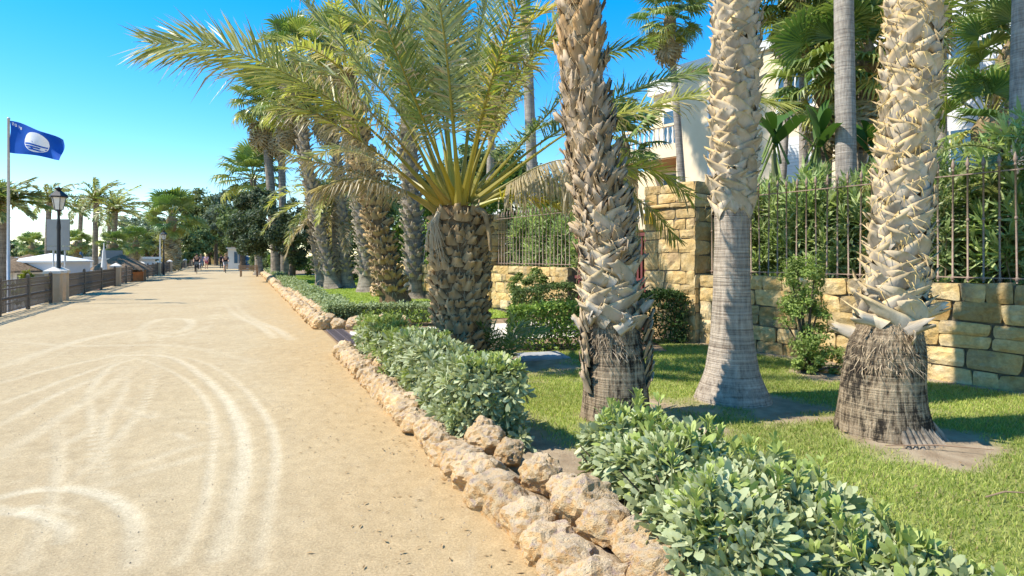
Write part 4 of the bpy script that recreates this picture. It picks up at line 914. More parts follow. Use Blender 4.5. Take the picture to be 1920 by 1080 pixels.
# ---- D: the big date palm
bd = np.array((-.73, 8.4, 0.0)); td = thing('date_palm', 'stout date palm with knobbly trunk and wide yellow-green feather fronds', 'palm tree', bd)
PD, rD = trunk_mesh(td, [(0, 0, -.05), (-.0, 0, .6), (-.02, 0, 1.4), (0, 0, 2.3)], [(0, .33), (.25, .335), (.5, .345), (.8, .36), (1, .33)], M['pocket'], 30, None, None, 40)
boots(td, PD, rD, .02, .7, .105, 13, GBD, .42, .1, (.85, 1.2), 95, .95); boots(td, PD, rD, .7, 2.3, .105, 14, GBD, .42, .1, (.85, 1.25), 205, .97)
strands(td, PD, rD, .1, 2.3, 900, (.06, .2), .004, ((.24, .17, .09), (.46, .36, .22)), .07)
fr = [  # (control points px,py,depth) , kind, options
 ([(830, 385, 8.3), (730, 275, 8.1), (640, 200, 7.9), (520, 130, 7.7), (400, 85, 7.6), (285, 82, 7.5)], 'olive', dict(n=165, L=.72, vee=.12, deadfrac=.05, roll=1.15, sag=.15)),
 ([(825, 388, 8.2), (745, 318, 7.9), (670, 260, 7.7), (590, 212, 7.5), (520, 198, 7.4)], 'olive', dict(n=90, L=.40, deadfrac=.35, racol=(.46, .34, .06), roll=.8)),
 ([(822, 392, 8.2), (730, 345, 7.9), (640, 315, 7.6), (540, 292, 7.5)], 'grey', dict(n=50, L=.30, deadfrac=.5, racol=(.46, .34, .07), bare=.35)),
 ([(818, 395, 8.2), (740, 352, 7.8), (660, 335, 7.5), (600, 350, 7.4)], 'dead', dict(n=70, L=.38, deadfrac=.8, sag=.7, racol=(.46, .36, .10), bare=.3)),
 ([(835, 380, 8.4), (760, 230, 8.3), (690, 140, 8.3), (600, 40, 8.2), (540, -40, 8.2)], 'grey', dict(n=110, L=.5, racol=(.42, .36, .06))),
 ([(840, 378, 8.5), (780, 220, 8.6), (720, 100, 8.7), (640, -30, 8.7)], 'olive', dict(n=100, L=.5, vee=.7)),
 ([(838, 382, 8.2), (760, 280, 7.8), (690, 205, 7.5), (640, 150, 7.3), (560, 110, 7.2)], 'grey', dict(n=90, L=.4, deadfrac=.25, racol=(.42, .30, .06))),
 ([(842, 376, 8.6), (800, 200, 8.9), (770, 60, 9.1), (745, -90, 9.2)], 'grey', dict(n=110, L=.5)),
 ([(850, 375, 8.6), (835, 180, 8.8), (820, 0, 8.9), (800, -150, 8.9)], 'grey', dict(n=110, L=.5, racol=(.38, .36, .07), rr=.027)),
 ([(858, 375, 8.7), (850, 180, 9.0), (858, 0, 9.2), (880, -150, 9.3)], 'green', dict(n=110, L=.5)),
 ([(848, 376, 8.8), (815, 210, 9.3), (720, 40, 9.7), (640, -60, 9.9)], 'grey', dict(n=110, L=.5)),
 ([(868, 376, 8.2), (900, 240, 8.0), (935, 130, 7.8), (985, 50, 7.7), (1060, 0, 7.6)], 'yellow', dict(n=100, L=.46, vee=.6, racol=(.5, .38, .05), rr=.027)),
 ([(872, 377, 8.3), (905, 270, 8.2), (960, 160, 8.1), (1010, 90, 8.0), (1050, 60, 8.0)], 'olive', dict(n=90, L=.42, deadfrac=.2)),
 ([(878, 378, 8.5), (930, 250, 8.6), (980, 150, 8.8), (1040, 40, 8.9), (1120, -40, 9.0)], 'green', dict(n=100, L=.48)),
 ([(882, 378, 8.6), (960, 290, 8.8), (1040, 200, 9.0), (1120, 110, 9.2), (1220, 80, 9.3)], 'green', dict(n=100, L=.45)),
 ([(886, 380, 8.4), (990, 300, 8.5), (1090, 235, 8.6), (1200, 205, 8.6), (1340, 175, 8.6), (1480, 195, 8.5)], 'olive', dict(n=120, L=.45, deadfrac=.10, vee=.3, roll=-.7)),
 ([(886, 380, 8.6), (990, 285, 8.9), (1100, 215, 9.1), (1210, 160, 9.3), (1330, 128, 9.4)], 'green', dict(n=110, L=.48, roll=-.7)),
 ([(888, 384, 8.3), (960, 340, 8.0), (1010, 312, 7.8), (1060, 300, 7.6), (1075, 330, 7.5)], 'dead', dict(n=80, L=.5, deadfrac=.7, sag=.9, droopbase=.6, racol=(.34, .30, .10))),
 ([(890, 388, 8.4), (960, 355, 8.4), (1060, 335, 8.4), (1150, 318, 8.3), (1230, 320, 8.2), (1290, 365, 8.1)], 'olive', dict(n=90, L=.4, vee=.2)),
 ([(890, 390, 8.2), (940, 372, 8.0), (1000, 372, 7.9), (1060, 385, 7.8)], 'yellow', dict(n=60, L=.36, sag=.6, bare=.3, racol=(.42, .40, .08))),
 ([(892, 386, 8.5), (1000, 345, 8.9), (1110, 325, 9.2), (1180, 345, 9.3), (1195, 420, 9.3), (1190, 490, 9.3)], 'olive', dict(n=90, L=.34, vee=-.1, sag=.8, deadfrac=.3)),
 ([(892, 386, 8.7), (1010, 350, 9.4), (1120, 350, 9.8), (1210, 385, 10.0), (1270, 450, 10.0)], 'olive', dict(n=80, L=.34, vee=0, sag=.7, deadfrac=.25)),
 ([(860, 376, 8.9), (880, 240, 9.8), (900, 110, 10.6), (930, 0, 11.2)], 'green', dict(n=90, L=.5)),
 ([(850, 378, 8.9), (790, 270, 9.9), (740, 170, 10.9), (700, 120, 11.6)], 'grey', dict(n=90, L=.5)),
 ([(870, 380, 8.9), (940, 300, 9.9), (1010, 240, 10.9), (1080, 220, 11.6)], 'green', dict(n=90, L=.45)),
 ([(845, 385, 8.8), (740, 320, 9.6), (650, 280, 10.4), (590, 290, 10.9)], 'grey', dict(n=80, L=.42, deadfrac=.25)),
 ([(862, 380, 8.1), (850, 240, 7.3), (832, 60, 6.7), (800, -120, 6.3)], 'grey', dict(n=110, L=.5, rr=.027)),
 ([(866, 380, 8.1), (905, 210, 7.4), (960, 40, 6.9), (1020, -80, 6.7)], 'green', dict(n=90, L=.42, deadfrac=.2, rr=.025)),
 ([(856, 380, 8.2), (800, 240, 7.5), (740, 90, 7.0), (690, -60, 6.7)], 'green', dict(n=110, L=.5, racol=(.45, .36, .05), rr=.025)),
 ([(852, 378, 8.7), (822, 150, 9.0), (790, -60, 9.2)], 'green', dict(n=100, L=.5)), ([(866, 376, 8.7), (885, 160, 9.0), (920, -60, 9.2)], 'grey', dict(n=100, L=.5)),
 ([(846, 380, 8.7), (770, 190, 9.2), (700, 60, 9.6), (620, 20, 9.8)], 'green', dict(n=100, L=.5)), ([(874, 378, 8.7), (915, 210, 9.3), (990, 80, 9.7)], 'grey', dict(n=90, L=.45)),
]
for pl, kind, kw in fr:
    kw = dict(kw); kw['n'] = int(kw['n'] * 1.35); kw.setdefault('w', .024); kw.setdefault('bare', .33); kw['L'] = kw['L'] * 1.06; a = Acc(); frond(a, np.array([at(*p) for p in pl]) - bd, kind=kind, **kw); a.build('frond', M['frond'], td)
for px, py in ((812, 470), (820, 440)):             # dry spathe and dead leaf bundles hanging on the trunk
    a = Acc(); p0 = at(822, 398, 8.0) - bd
    for k in range(16): e = p0 + np.array((rng.normal(-.06, .07), rng.normal(-.02, .04), -rng.uniform(.35, .75))); a.tube([p0 + rng.normal(0, .015, 3), (p0 + e) / 2 + (-.05, -.05, .05), e], [.005, .006, .002], 4, np.array((.50, .42, .30)) * rng.uniform(.8, 1.2))
    a.build('dead_frond', M['strand'], td)
a = Acc(); a.tube(smooth_line([at(893, 392, 8.1) - bd, at(908, 400, 8.0) - bd, at(916, 430, 8.0) - bd, at(920, 470, 8.0) - bd], 5), np.linspace(.05, .022, 16), 8, (.16, .13, .09)); a.build('leaf_stalk', M['fibre'], td)
# suckers at its foot
for px, py, h_, k in ((845, 690, .7, 5), (915, 680, 1.05, 7), (945, 690, .9, 6)):
    b_ = gp(px, py); b_[1] -= .1; t = thing('palm_seedling', {845: 'small palm sucker with stiff pale fronds in front of the date palm trunk', 915: 'taller feathery palm sucker close at the right of the date palm', 945: 'drooping palm sucker beside the manhole cover'}[px], 'palm', b_, 0, None)
    for q in range(k):
        a = Acc(); frond(a, rotz(arc_pts(h_ * rng.uniform(.8, 1.1), math.radians(rng.uniform(55, 85)), math.radians(rng.uniform(10, 70))), q * 2.4 + rng.random()), 22, .26, .022, .15, .3, .3, 'grey' if q % 2 else 'lush', .02, rr=.008, racol=(.25, .3, .12)); a.build('frond', M['frond'], t)
# ================================================================== HEDGES AND SHRUBS OF THE NEAR BED
def box_hedge_pts(n, fx0, fx1, y0, y1, ztop, bias=1.5, zlo=.04):
    """points and normals on the skin of a hedge that follows the kerb; fx = offset from the kerb"""
    P, Nv = [], []; k = rng.random(n); Y = y0 + (y1 - y0) * rng.random(n) ** bias; tv = rng.random(n); zj = ztop + .05 * np.sin(Y * 3.1) + .03 * np.sin(Y * 7.7)
    for i in range(n):
        kx = float(kerb_x(Y[i]))
        if k[i] < .46: p = (kx + fx0 + (fx1 - fx0) * tv[i], Y[i], zj[i] + rng.normal(0, .035)); nv = (0, 0, 1)
        elif k[i] < .76: p = (kx + fx0 + rng.normal(0, .04), Y[i], zlo + (zj[i] - zlo) * tv[i]); nv = (-.85, -.3, .35)
        elif k[i] < .9: p = (kx + fx1 + rng.normal(0, .04), Y[i], zlo + (zj[i] - zlo) * tv[i]); nv = (.85, .2, .35)
        else: yy = y0 + rng.normal(0, .04); p = (float(kerb_x(yy)) + fx0 + (fx1 - fx0) * rng.random(), yy, zlo + (ztop - zlo) * tv[i]); nv = (.1, -.9, .4)
        P.append(p); Nv.append(nv)
    return np.array(P), np.array(Nv, float)
P, Nv = box_hedge_pts(1400, .32, .80, 4.85, 9.3, .60)
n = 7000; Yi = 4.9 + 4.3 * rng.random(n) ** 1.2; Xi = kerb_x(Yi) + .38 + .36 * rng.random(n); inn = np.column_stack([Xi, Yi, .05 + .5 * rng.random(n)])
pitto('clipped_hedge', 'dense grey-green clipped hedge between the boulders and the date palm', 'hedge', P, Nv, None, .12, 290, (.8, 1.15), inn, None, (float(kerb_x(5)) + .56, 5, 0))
def bush_pts(n, c, r, hmin=.1):
    d = nrm(rng.normal(0, 1, (n, 3)) + np.array((0, -.25, .35))); d[:, 2] = np.where(d[:, 2] < -.3, -d[:, 2], d[:, 2]); q = rng.uniform(.8, 1.08, n)[:, None]
    lump = 1 + .13 * np.sin(d[:, :1] * 5 + c[0] * 3) * np.sin(d[:, 1:2] * 6 + c[1]); P = np.array(c) + d * np.array(r) * q * lump; ok = P[:, 2] > hmin
    return P[ok], nrm(d[ok] + np.array((0, 0, .5)))
fb = [  # near bushes along the kerb, right foreground
 ((.80, 3.92, .24), (.27, .30, .27), 'low grey-green pittosporum bush with bright shoots in front of the shaggy palm'),
 ((1.00, 3.48, .24), (.33, .34, .27), 'silvery pittosporum bush on bare sandy soil behind the largest boulders'),
 ((1.00, 2.78, .22), (.30, .34, .26), 'dusty pittosporum bush crowding the last boulders of the kerb'),
 ((1.30, 3.00, .22), (.36, .36, .26), 'broad pittosporum bush with glossy rosettes beside the sunlit lawn'),
 ((1.56, 2.58, .12), (.34, .34, .21), 'low pittosporum bush half hidden by its silvery neighbours'),
 ((1.92, 2.20, .06), (.34, .34, .20), 'pittosporum bush with yellow-green tips at the kerb end')]
for c, r, lb in fb:
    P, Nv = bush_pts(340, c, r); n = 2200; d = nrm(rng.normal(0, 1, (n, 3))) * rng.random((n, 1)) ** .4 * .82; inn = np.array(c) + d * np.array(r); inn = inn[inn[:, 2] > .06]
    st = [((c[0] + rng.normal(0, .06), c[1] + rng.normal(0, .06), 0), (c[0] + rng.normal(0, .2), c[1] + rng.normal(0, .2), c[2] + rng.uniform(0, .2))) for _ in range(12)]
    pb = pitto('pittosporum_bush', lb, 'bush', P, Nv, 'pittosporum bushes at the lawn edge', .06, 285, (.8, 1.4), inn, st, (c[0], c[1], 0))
    for q in range(5):                              # fresh shoots standing above the bush
        d = rng.uniform(-.7, .7, 2) * np.array(r[:2]); z0 = c[2] + r[2] * .7; hh = rng.uniform(.12, .24); e = np.array((d[0] + rng.normal(0, .03), d[1], z0 + hh)); Acc().tube([(d[0], d[1], z0 - .05), (d + e[:2]).tolist() and ((d[0] + e[0]) / 2, d[1], z0 + hh * .5), e], [.005, .004, .003], 5, (.25, .27, .12)).build('shoot_stem', M['strand'], pb)
        for w_ in (0, .5): link('leaf_rosette', ROSY_ME[q % 3], pb, e - np.array((0, 0, w_ * hh * .6)), (rng.normal(0, .2), rng.normal(0, .2), rng.random() * 6), float(rng.uniform(.7, 1.0)))
# ---- generic leafy shrubs
def shrub(label, base, blobs, n, size, cols, name='shrub', mat='leafmatt', tmpl=None, nclump=22, clr=.3, stems=5, cat='shrub', group=None, shell=.55, stemr=.012):
    base = np.array(base, float); t = thing(name, label, cat, base, 0, group); a = Acc(); s = Acc()
    for c, r in blobs:
        p, nv, cc, ti = clump_points(np.array(c) - base, r, nclump, n, shell, clr); k = p[:, 2] > .02; leafy(a, p[k], nv[k], size, cols, tmpl or simple_leaf(.5), ti[k])
        for q in rng.choice(len(cc), min(stems, len(cc)), False): e = cc[q]; s.tube(smooth_line([(rng.normal(0, .03), rng.normal(0, .03), 0), e * np.array((.4, .4, .55)), e], 4), np.linspace(stemr, stemr * .4, 9), 5)
    stuff(a.build('foliage', M[mat], t)); stuff(s.build('stems', M['wood'], t, True)); return t
def boxhedge(label, x0, x1, y0, y1, h, n, size, cols, rz=0, name='clipped_hedge', loose=.03):
    cx, cy = (x0 + x1) / 2, (y0 + y1) / 2; t = thing(name, label, 'hedge', (cx, cy, 0), rz); k = rng.random(n); sx, sy = (x1 - x0) / 2, (y1 - y0) / 2
    u, v, w = rng.uniform(-1, 1, n), rng.uniform(-1, 1, n), rng.random(n); P = np.stack([u * sx, v * sy, .04 + w * h], -1); Nv = rng.normal(0, .4, (n, 3))
    tp = k < .4; P[tp, 2] = h; Nv[tp, 2] += 1; fr_ = (k >= .4) & (k < .62); P[fr_, 1] = -sy; Nv[fr_, 1] -= 1; le = (k >= .62) & (k < .72); P[le, 0] = -sx; Nv[le, 0] -= 1; ri = (k >= .72) & (k < .8); P[ri, 0] = sx; Nv[ri, 0] += 1
    P += rng.normal(0, loose, (n, 3)); P[:, 2] *= 1 + .06 * np.sin(P[:, 0] * 4 + 1) ; P[:, 2] = np.maximum(P[:, 2], .03)
    a = Acc(); leafy(a, P, nrm(Nv + np.array((0, 0, .3))), size, cols, leaf_t(.45), .75 + .4 * (np.sin(P[:, 0] * 7) * np.sin(P[:, 1] * 6 + P[:, 2] * 8) * .5 + .5)); stuff(a.build('foliage', M['leaf'], t))
    s = Acc()
    for q in range(int(max(4, (x1 - x0) * 5))): x = rng.uniform(-sx, sx) * .9; s.tube([(x, -sy * .5, 0), (x + rng.normal(0, .04), 0, h * .5), (x + rng.normal(0, .08), 0, h * .85)], [.014, .011, .006], 5)
    stuff(s.build('stems', M['wood'], t)); return t
G1 = ((.08, .15, .025), (.25, .33, .06)); G2 = ((.05, .085, .03), (.14, .19, .06)); G3 = ((.10, .15, .05), (.22, .26, .13))
boxhedge('green waist-low hedge behind the manhole cover left of the shaggy palm', -.02, 1.35, 9.9, 10.6, .70, 5000, (.05, .09), G1)
boxhedge('darker hedge row behind the green hedge below the fence wall', .05, 1.7, 12.2, 12.8, .92, 4000, (.05, .09), ((.05, .08, .02), (.12, .17, .05)))
boxhedge('dark clipped hedge at the foot of the tall stone pier', 2.25, 3.15, 10.6, 11.2, .86, 4200, (.045, .08), ((.02, .045, .012), (.065, .11, .03)))
shrub('round light green bush against the low pale wall', (.35, 13.4, 0), [((.35, 13.4, .8), (.45, .4, .55))], 2600, (.05, .1), ((.10, .15, .03), (.24, .29, .08)))
b_ = np.array((3.98, 7.95, 0)); shrub('slender light green shrub growing up the stone wall', b_, [((3.98, 8.0, 1.30), (.27, .25, .27)), ((3.95, 7.95, .85), (.30, .25, .25)), ((4.08, 7.9, .45), (.36, .3, .28)), ((4.15, 7.85, .18), (.42, .3, .16))], 2600, (.025, .055), ((.13, .19, .04), (.33, .41, .11)), nclump=20, clr=.48, stemr=.02)
# far long hedge on the second kerb
t = thing('clipped_hedge', 'long low grey-green hedge on the rock kerb before the far lawn', 'hedge', (float(kerb_x(14)) + .7, 14, 0)); o0 = np.array((float(kerb_x(14)) + .7, 14, 0))
n = 26000; Y = 13.3 + 40 * rng.random(n) ** 1.9; X = kerb_x(Y) + .45 + .75 * rng.random(n); Zt = .42 + .06 * np.sin(Y * 1.3); zz = np.where(rng.random(n) < .55, Zt + rng.normal(0, .03, n), .08 + (Zt - .08) * rng.random(n))
P = np.column_stack([X, Y, zz]); n2 = 6000; q = rng.random(n2); P2b = np.column_stack([-4.25 + 2.6 * q, 13.25 + .12 * q + .55 * rng.random(n2), np.where(rng.random(n2) < .5, .45 + rng.normal(0, .03, n2), .1 + .36 * rng.random(n2))]); P = np.vstack([P, P2b])
a = Acc(); tt_ = leaf_t(.42); sz = np.interp(P[:, 1], [13, 25, 53], [.07, .10, .18]); mm = rng.random((len(P), 1)) ** 1.2
a.inst(tt_[0], tt_[1], frames(nrm(np.array([[-.3, -.2, .8]]) + 0 * P), .6) * (sz * rng.uniform(.8, 1.2, len(P)))[:, None, None], P - o0, (1 - mm) * np.array([[.13, .17, .06]]) + mm * np.array([[.34, .38, .19]])); stuff(a.build('foliage', M['leaf'], t))
# manhole
mh = gp(1015, 672); t = thing('manhole_cover', 'flat grey square manhole cover in the soil by the lawn', 'manhole cover', (mh[0], mh[1], .012), .25)
Acc().box((0, 0, .015), (.74, .62, .05)).build('frame', M['manhole'], t); Acc().box((0, 0, .043), (.64, .52, .01)).build('lid', M['manhole'], t)
# fallen twigs
for i, (px, py, l, az) in enumerate(((1890, 948, .35, .2), (1760, 855, .8, -.12), (1560, 1000, .25, .5), (1640, 1008, .3, -.3))):
    p = gp(px, py); a = Acc(); a.tube([(-l / 2, 0, .0), (0, .02, .012), (l / 2, -.01, .0)], [.004, .006, .003], 5, (.34, .22, .14)); o = a.build('fallen_twig', M['strand']); o.location = (p[0], p[1], .07); o.rotation_euler = (0, 0, az)
    tag(o, 'thin brown fallen twig lying on the lawn', 'twig', 'twigs fallen on the lawn')
# ---- oleanders behind the fence
def shoot(seed, L=.23, nl=13, cols=((.17, .26, .08), (.46, .52, .24))):
    r = np.random.default_rng(seed); a = Acc(); tv, tf = lance_leaf(.17); Rm, T, cc = [], [], []
    for k in range(nl):
        az = k * 2.39996; el = math.radians(80 - 75 * k / nl + r.normal(0, 8)); d = np.array((math.cos(az) * math.cos(el), math.sin(az) * math.cos(el), math.sin(el))); x = nrm(np.cross(d, (0, 0, 1.0))); m_ = r.random()
        Rm.append(np.stack([x, d, np.cross(x, d)], -1) * L * r.uniform(.8, 1.15)); T.append((0, 0, -.14 * k / nl)); cc.append(np.array(cols[0]) * (1 - m_) + np.array(cols[1]) * m_)
    a.inst(tv, tf, np.array(Rm), np.array(T, float), np.array(cc)); return a
SH = [shoot(s) for s in range(4)]
def oleander_mesh(seed, rad=(.75, .6, 1.35), zc=1.8, n=360):
    a = Acc(); d = nrm(rng.normal(0, 1, (n, 3))); P = d * np.array(rad) * (rng.random((n, 1)) ** .35) + np.array((0, 0, zc)); k = rng.integers(0, 4, n); R = frames(nrm(d * .7 + np.array((0, 0, .9))), .25) * rng.uniform(.85, 1.35, n)[:, None, None]
    for i in range(4): s_ = k == i; scatter_acc(a, SH[i], R[s_], P[s_], rng.uniform(.7, 1.2, (s_.sum(), 1)) * np.ones((1, 3)))
    st = Acc()
    for q in range(14): e = P[rng.integers(0, n)]; st.tube(smooth_line([(rng.normal(0, .1), rng.normal(0, .1), 0), e * (.5, .5, .5), e], 4), np.linspace(.022, .006, 9), 5, (.32, .26, .18))
    return a.mesh('foliage', M['leafmatt']), st.mesh('stems', M['strand'], True)
OL = [oleander_mesh(s) for s in range(4)]
olab = ['at the right end of the tan fence', 'behind the fence right of the thick palm', 'behind the thick grey palm', 'behind the fence pickets next to the thick palm', 'behind the fence mid-way along the stone wall', 'behind the fence beside the ringed palm', 'behind the ringed palm', 'tucked against the tall stone pier', 'behind the fence left of the gate', 'behind the low pale wall', 'behind the fence near the left pier', 'behind the left pier']
for i, (t_, off, s) in enumerate(((-1.9, -1.1, 1.12), (-.9, -1.0, 1.12), (.2, -1.15, 1.1), (1.2, -1.0, 1.0), (2.2, -1.1, .98), (3.1, -1.0, 1.0), (3.9, -1.1, .95), (4.6, -1.2, 1.0), (8.9, -1.0, .95), (9.9, -1.1, .9), (10.9, -1.0, .95), (12, -1.1, 1.0))):
    t = thing('oleander_shrub', 'leafy green oleander ' + olab[i], 'shrub', tuple(wpt(t_, off)), rng.random() * 6, 'oleanders behind the garden fence'); t.scale = (s, s, s)
    link('foliage', OL[i % 4][0], t)['kind'] = 'stuff'; link('stems', OL[i % 4][1], t)['kind'] = 'stuff'
# deeper garden: dark evergreen shrubs
for i, (t_, off, hh, lb) in enumerate(((-1.5, -3.0, 2.6, 'dark evergreen shrub behind the oleander at the fence end'), (1.2, -3.2, 2.4, 'dark evergreen shrub in the garden behind the thick palm'), (3.6, -3.2, 2.4, 'dark evergreen shrub in the garden behind the ringed palm'), (6.2, -3.4, 2.3, 'dark evergreen shrub behind the red gate'), (9.5, -3.2, 2.5, 'dark evergreen shrub behind the low pale wall'), (12.5, -3.2, 2.8, 'dark evergreen shrub behind the left pier'), (15.5, -2.8, 3.2, 'dark evergreen shrub behind the wall past the left pier'), (19, -2.5, 3.4, 'dark evergreen shrub at the far end of the stone wall'))):
    p = wpt(t_, off); shrub(lb, p, [((p[0], p[1], hh * .5), (1.4, 1.2, hh * .5))], 5000, (.10, .2), G2, nclump=40, clr=.3, mat='far', shell=.6)
# spiky conifer boughs before the fence at the right edge
p = np.array(at(1880, 560, 6.9)); p[2] = 0; p = np.array((5.75, 7.35, 0)); t = thing('young_araucaria', 'grey-green araucaria boughs reaching over the fence at the right', 'conifer', tuple(p))
a = Acc(); a.tube([(.6, .3, 0), (.62, .3, 3.0)], [.05, .03], 8); a.build('trunk', M['wood'], t)
for k in range(14):
    e0 = np.array((.6, .3, 1.55 + .11 * k)); az = PI + rng.normal(0, .8); a = Acc(); pts = e0 + rotz(arc_pts(rng.uniform(.5, .85), math.radians(rng.uniform(-5, 30)), math.radians(50)), az)
    frond(a, pts, 60, .10, .02, .05, .5, .2, 'grey', .02, rr=.016, racol=(.22, .25, .12)); a.build('bough', M['frond'], t)
# banana and strelitzia leaves in front of the house
def paddle(L, W, seed):
    r = np.random.default_rng(seed); a = Acc(); n = 9; v = []; 
    for k in range(n):
        q = k / (n - 1); w = W * math.sin(PI * min(1, q * .92 + .08)) ** .6; e = 1.25 - 1.0 * q ** 1.6; x = L * (q * .75); z_ = L * (.75 * math.sin(q * 1.5)); v += [(x, -w / 2, z_ + .06 * w), (x, 0, z_), (x, w / 2, z_ + .06 * w)]
    f = []
    for k in range(n - 1):
        for s in (0, 1): f.append((3 * k + s, 3 * k + s + 1, 3 * k + 4 + s, 3 * k + 3 + s))
    a.add(v, f, (.06, .13, .025)); a.tube([(0, 0, -.8), (0, 0, 0)], [.03, .02], 5, (.2, .27, .08)); return a.mesh('leaf', M['leaf'], True)
PD_ = [paddle(.85, .26, 1), paddle(.7, .22, 2)]
for px, py, Yd, lb in ((1452, 262, 12.2, 'banana plant with broad upright leaves between two slim palms'), (1535, 270, 12.5, 'banana plant with a drooping leaf beside the small fan palm'), (1640, 290, 12, 'broad-leaved banana plant behind the thick grey palm')):
    p = at(px, py, Yd); t = thing('banana_plant', lb, 'plant', (p[0], p[1], 0)); Acc().tube([(0, 0, 0), (0, 0, p[2] - .3)], [.09, .06], 8, (.2, .22, .1)).build('stem', M['leafmatt'], t)
    for k in range(9): link('leaf', PD_[k % 2], t, (0, 0, float(p[2]) - .2 + .06 * k), (rng.normal(0, .2), rng.uniform(-.5, .5), k * 2.4), float(rng.uniform(.8, 1.2)))

# ================================================================== PALM ROW BESIDE THE FAR LAWN
FS = feather_set(3.2, [(80, 40, 'olive'), (60, 70, 'olive'), (40, 80, 'grey'), (20, 80, 'olive'), (0, 70, 'olive'), (-25, 50, 'dead')], 48, .45, .05)
def boots_far(t, P, r, z0, z1, dz, per, lib, limit, sc): boots(t, P, r, z0, z1, dz, per, lib, .5, .0, (sc * .9, sc * 1.2), limit, .95)
GBF = [boot_mesh(s + 60, .17, .21, .03, (.38, .27, .13), (.40, .30, .17), .05, .05, 0, .2, .5) for s in range(4)]
GBG = [boot_mesh(s + 70, .2, .2, .03, (.40, .34, .24), (.44, .40, .34), .04, .06, 0, .2, .6) for s in range(4)]
# leaning scaly palm (P5)
b5 = gp(742, 570); t5 = thing('date_palm', 'leaning brown scaly date palm at the corner of the far lawn', 'palm tree', b5); Y5 = b5[1]
p5 = [at(742, 572, Y5), at(728, 520, Y5), at(712, 440, Y5), at(695, 360, Y5), at(668, 250, Y5), at(650, 140, Y5)]; p5 = [q - b5 for q in p5]
P5, r5 = trunk_mesh(t5, p5, [(0, .56), (.06, .42), (.2, .33), (1, .29)], M['pocket'], 18, None, None, 40)
boots_far(t5, P5, r5, .35, 7.3, .24, 11, GBF, 295, 1.35)
strands(t5, P5, r5, .3, 7.2, 700, (.1, .35), .01, ((.3, .22, .12), (.5, .4, .26)), .12)
for k in range(12):
    q = k / 11; el = 75 - 80 * q; i = int(np.abs(np.array([f[0] for f in FS]) - el).argmin()); R = Matrix.Rotation(k * 2.4, 4, 'Z') @ Matrix.Rotation(math.radians(FS[i][0] - el), 4, 'Y'); link('frond', FS[i][1], t5, P5[-1], R.to_quaternion(), 1.15)
def row_palm(label, pxs, base_px, rad, mat='bark_far', boots_=None, crown='fan', cr=1.1, n=28, flare=1.6, dz=.3, dead=6, z0=.8):
    b_ = gp(*base_px); Yd = b_[1]; t = thing('fan_palm' if crown == 'fan' else 'date_palm', label, 'palm tree', b_, 0, 'palm row beside the far lawn')
    pts = [np.zeros(3)] + [at(px, py, Yd) - b_ for px, py in pxs]; rad = rad * .72; P, r = trunk_mesh(t, pts, [(0, rad * flare * 1.15), (.05, rad * 1.25), (.14, rad), (1, rad * .85)], M[mat], 16, None, None, 40)
    if boots_: boots_far(t, P, r, z0, P[-1][2], dz * .8, 8, boots_, 190, 1.05)
    top = P[-1]
    for k in range(n):
        q = k / (n - 1); el = math.radians(80 - 125 * q); R = Matrix.Rotation(k * 2.4 + rng.random() * .3, 4, 'Z')
        if crown == 'fan': link('fan_leaf', FAN[k % 4] if q < .85 else FAN_Y, t, top, (R @ Matrix.Rotation(-el, 4, 'Y')).to_quaternion(), cr * rng.uniform(.85, 1.15))
        else: i = int(np.abs(np.array([f[0] for f in FS]) - math.degrees(el)).argmin()); link('frond', FS[i][1], t, top, (R @ Matrix.Rotation(math.radians(FS[i][0]) - el, 4, 'Y')).to_quaternion(), cr * rng.uniform(.85, 1.1))
    for k in range(dead if crown == 'fan' else 0): link('fan_leaf', FAN_D, t, top - np.array((0, 0, .3 + .1 * k)), (Matrix.Rotation(k * 2.4, 4, 'Z') @ Matrix.Rotation(1.25, 4, 'Y')).to_quaternion(), cr)
    return t
row_palm('grey-ringed palm with dark fan crown rising behind the leaning date palm', [(686, 480), (676, 400), (662, 300), (640, 180), (625, 90)], (690, 548), .42, boots_=GBG)
row_palm('upright palm with scaly trunk just left of the stout date palm', [(776, 480), (772, 400), (768, 300), (760, 60)], (778, 560), .45, boots_=GBG, crown='feather', cr=.8, n=18)
row_palm('slanting pale trunk palm with smooth bulging foot and high fan crown', [(612, 480), (598, 420), (580, 330), (566, 230), (552, 100)], (625, 542), .36, boots_=GBG, cr=1.25, dz=.36)
row_palm('slanting palm twin standing close behind the pale trunk', [(594, 470), (585, 400), (575, 320), (560, 250), (540, 200)], (606, 539), .34, boots_=GBG, cr=1.1, dz=.4)
row_palm('straight slender grey palm between the slanting pair and the lawn boulder', [(645, 460), (640, 380), (630, 280), (612, 190)], (652, 541), .33, boots_=GBG, cr=1.1, dz=.4)
row_palm('short dark date palm with arching olive fronds behind the slanting pair', [(632, 470), (628, 380)], (636, 538), .35, 'bark_far', None, 'feather', 1.1, 30)
row_palm('tall fan palm with dark head above the evergreen tree', [(512, 420), (506, 330), (496, 230), (492, 195)], (520, 524), .42, cr=1.5, dead=10)
row_palm('tall fan palm standing beside its twin above the evergreen tree', [(530, 400), (528, 300), (524, 215)], (534, 524), .36, cr=1.4, dead=10)
row_palm('lower fan palm showing only its head above the evergreen tree', [(480, 400), (474, 335)], (486, 516), .4, cr=1.9, dead=8)
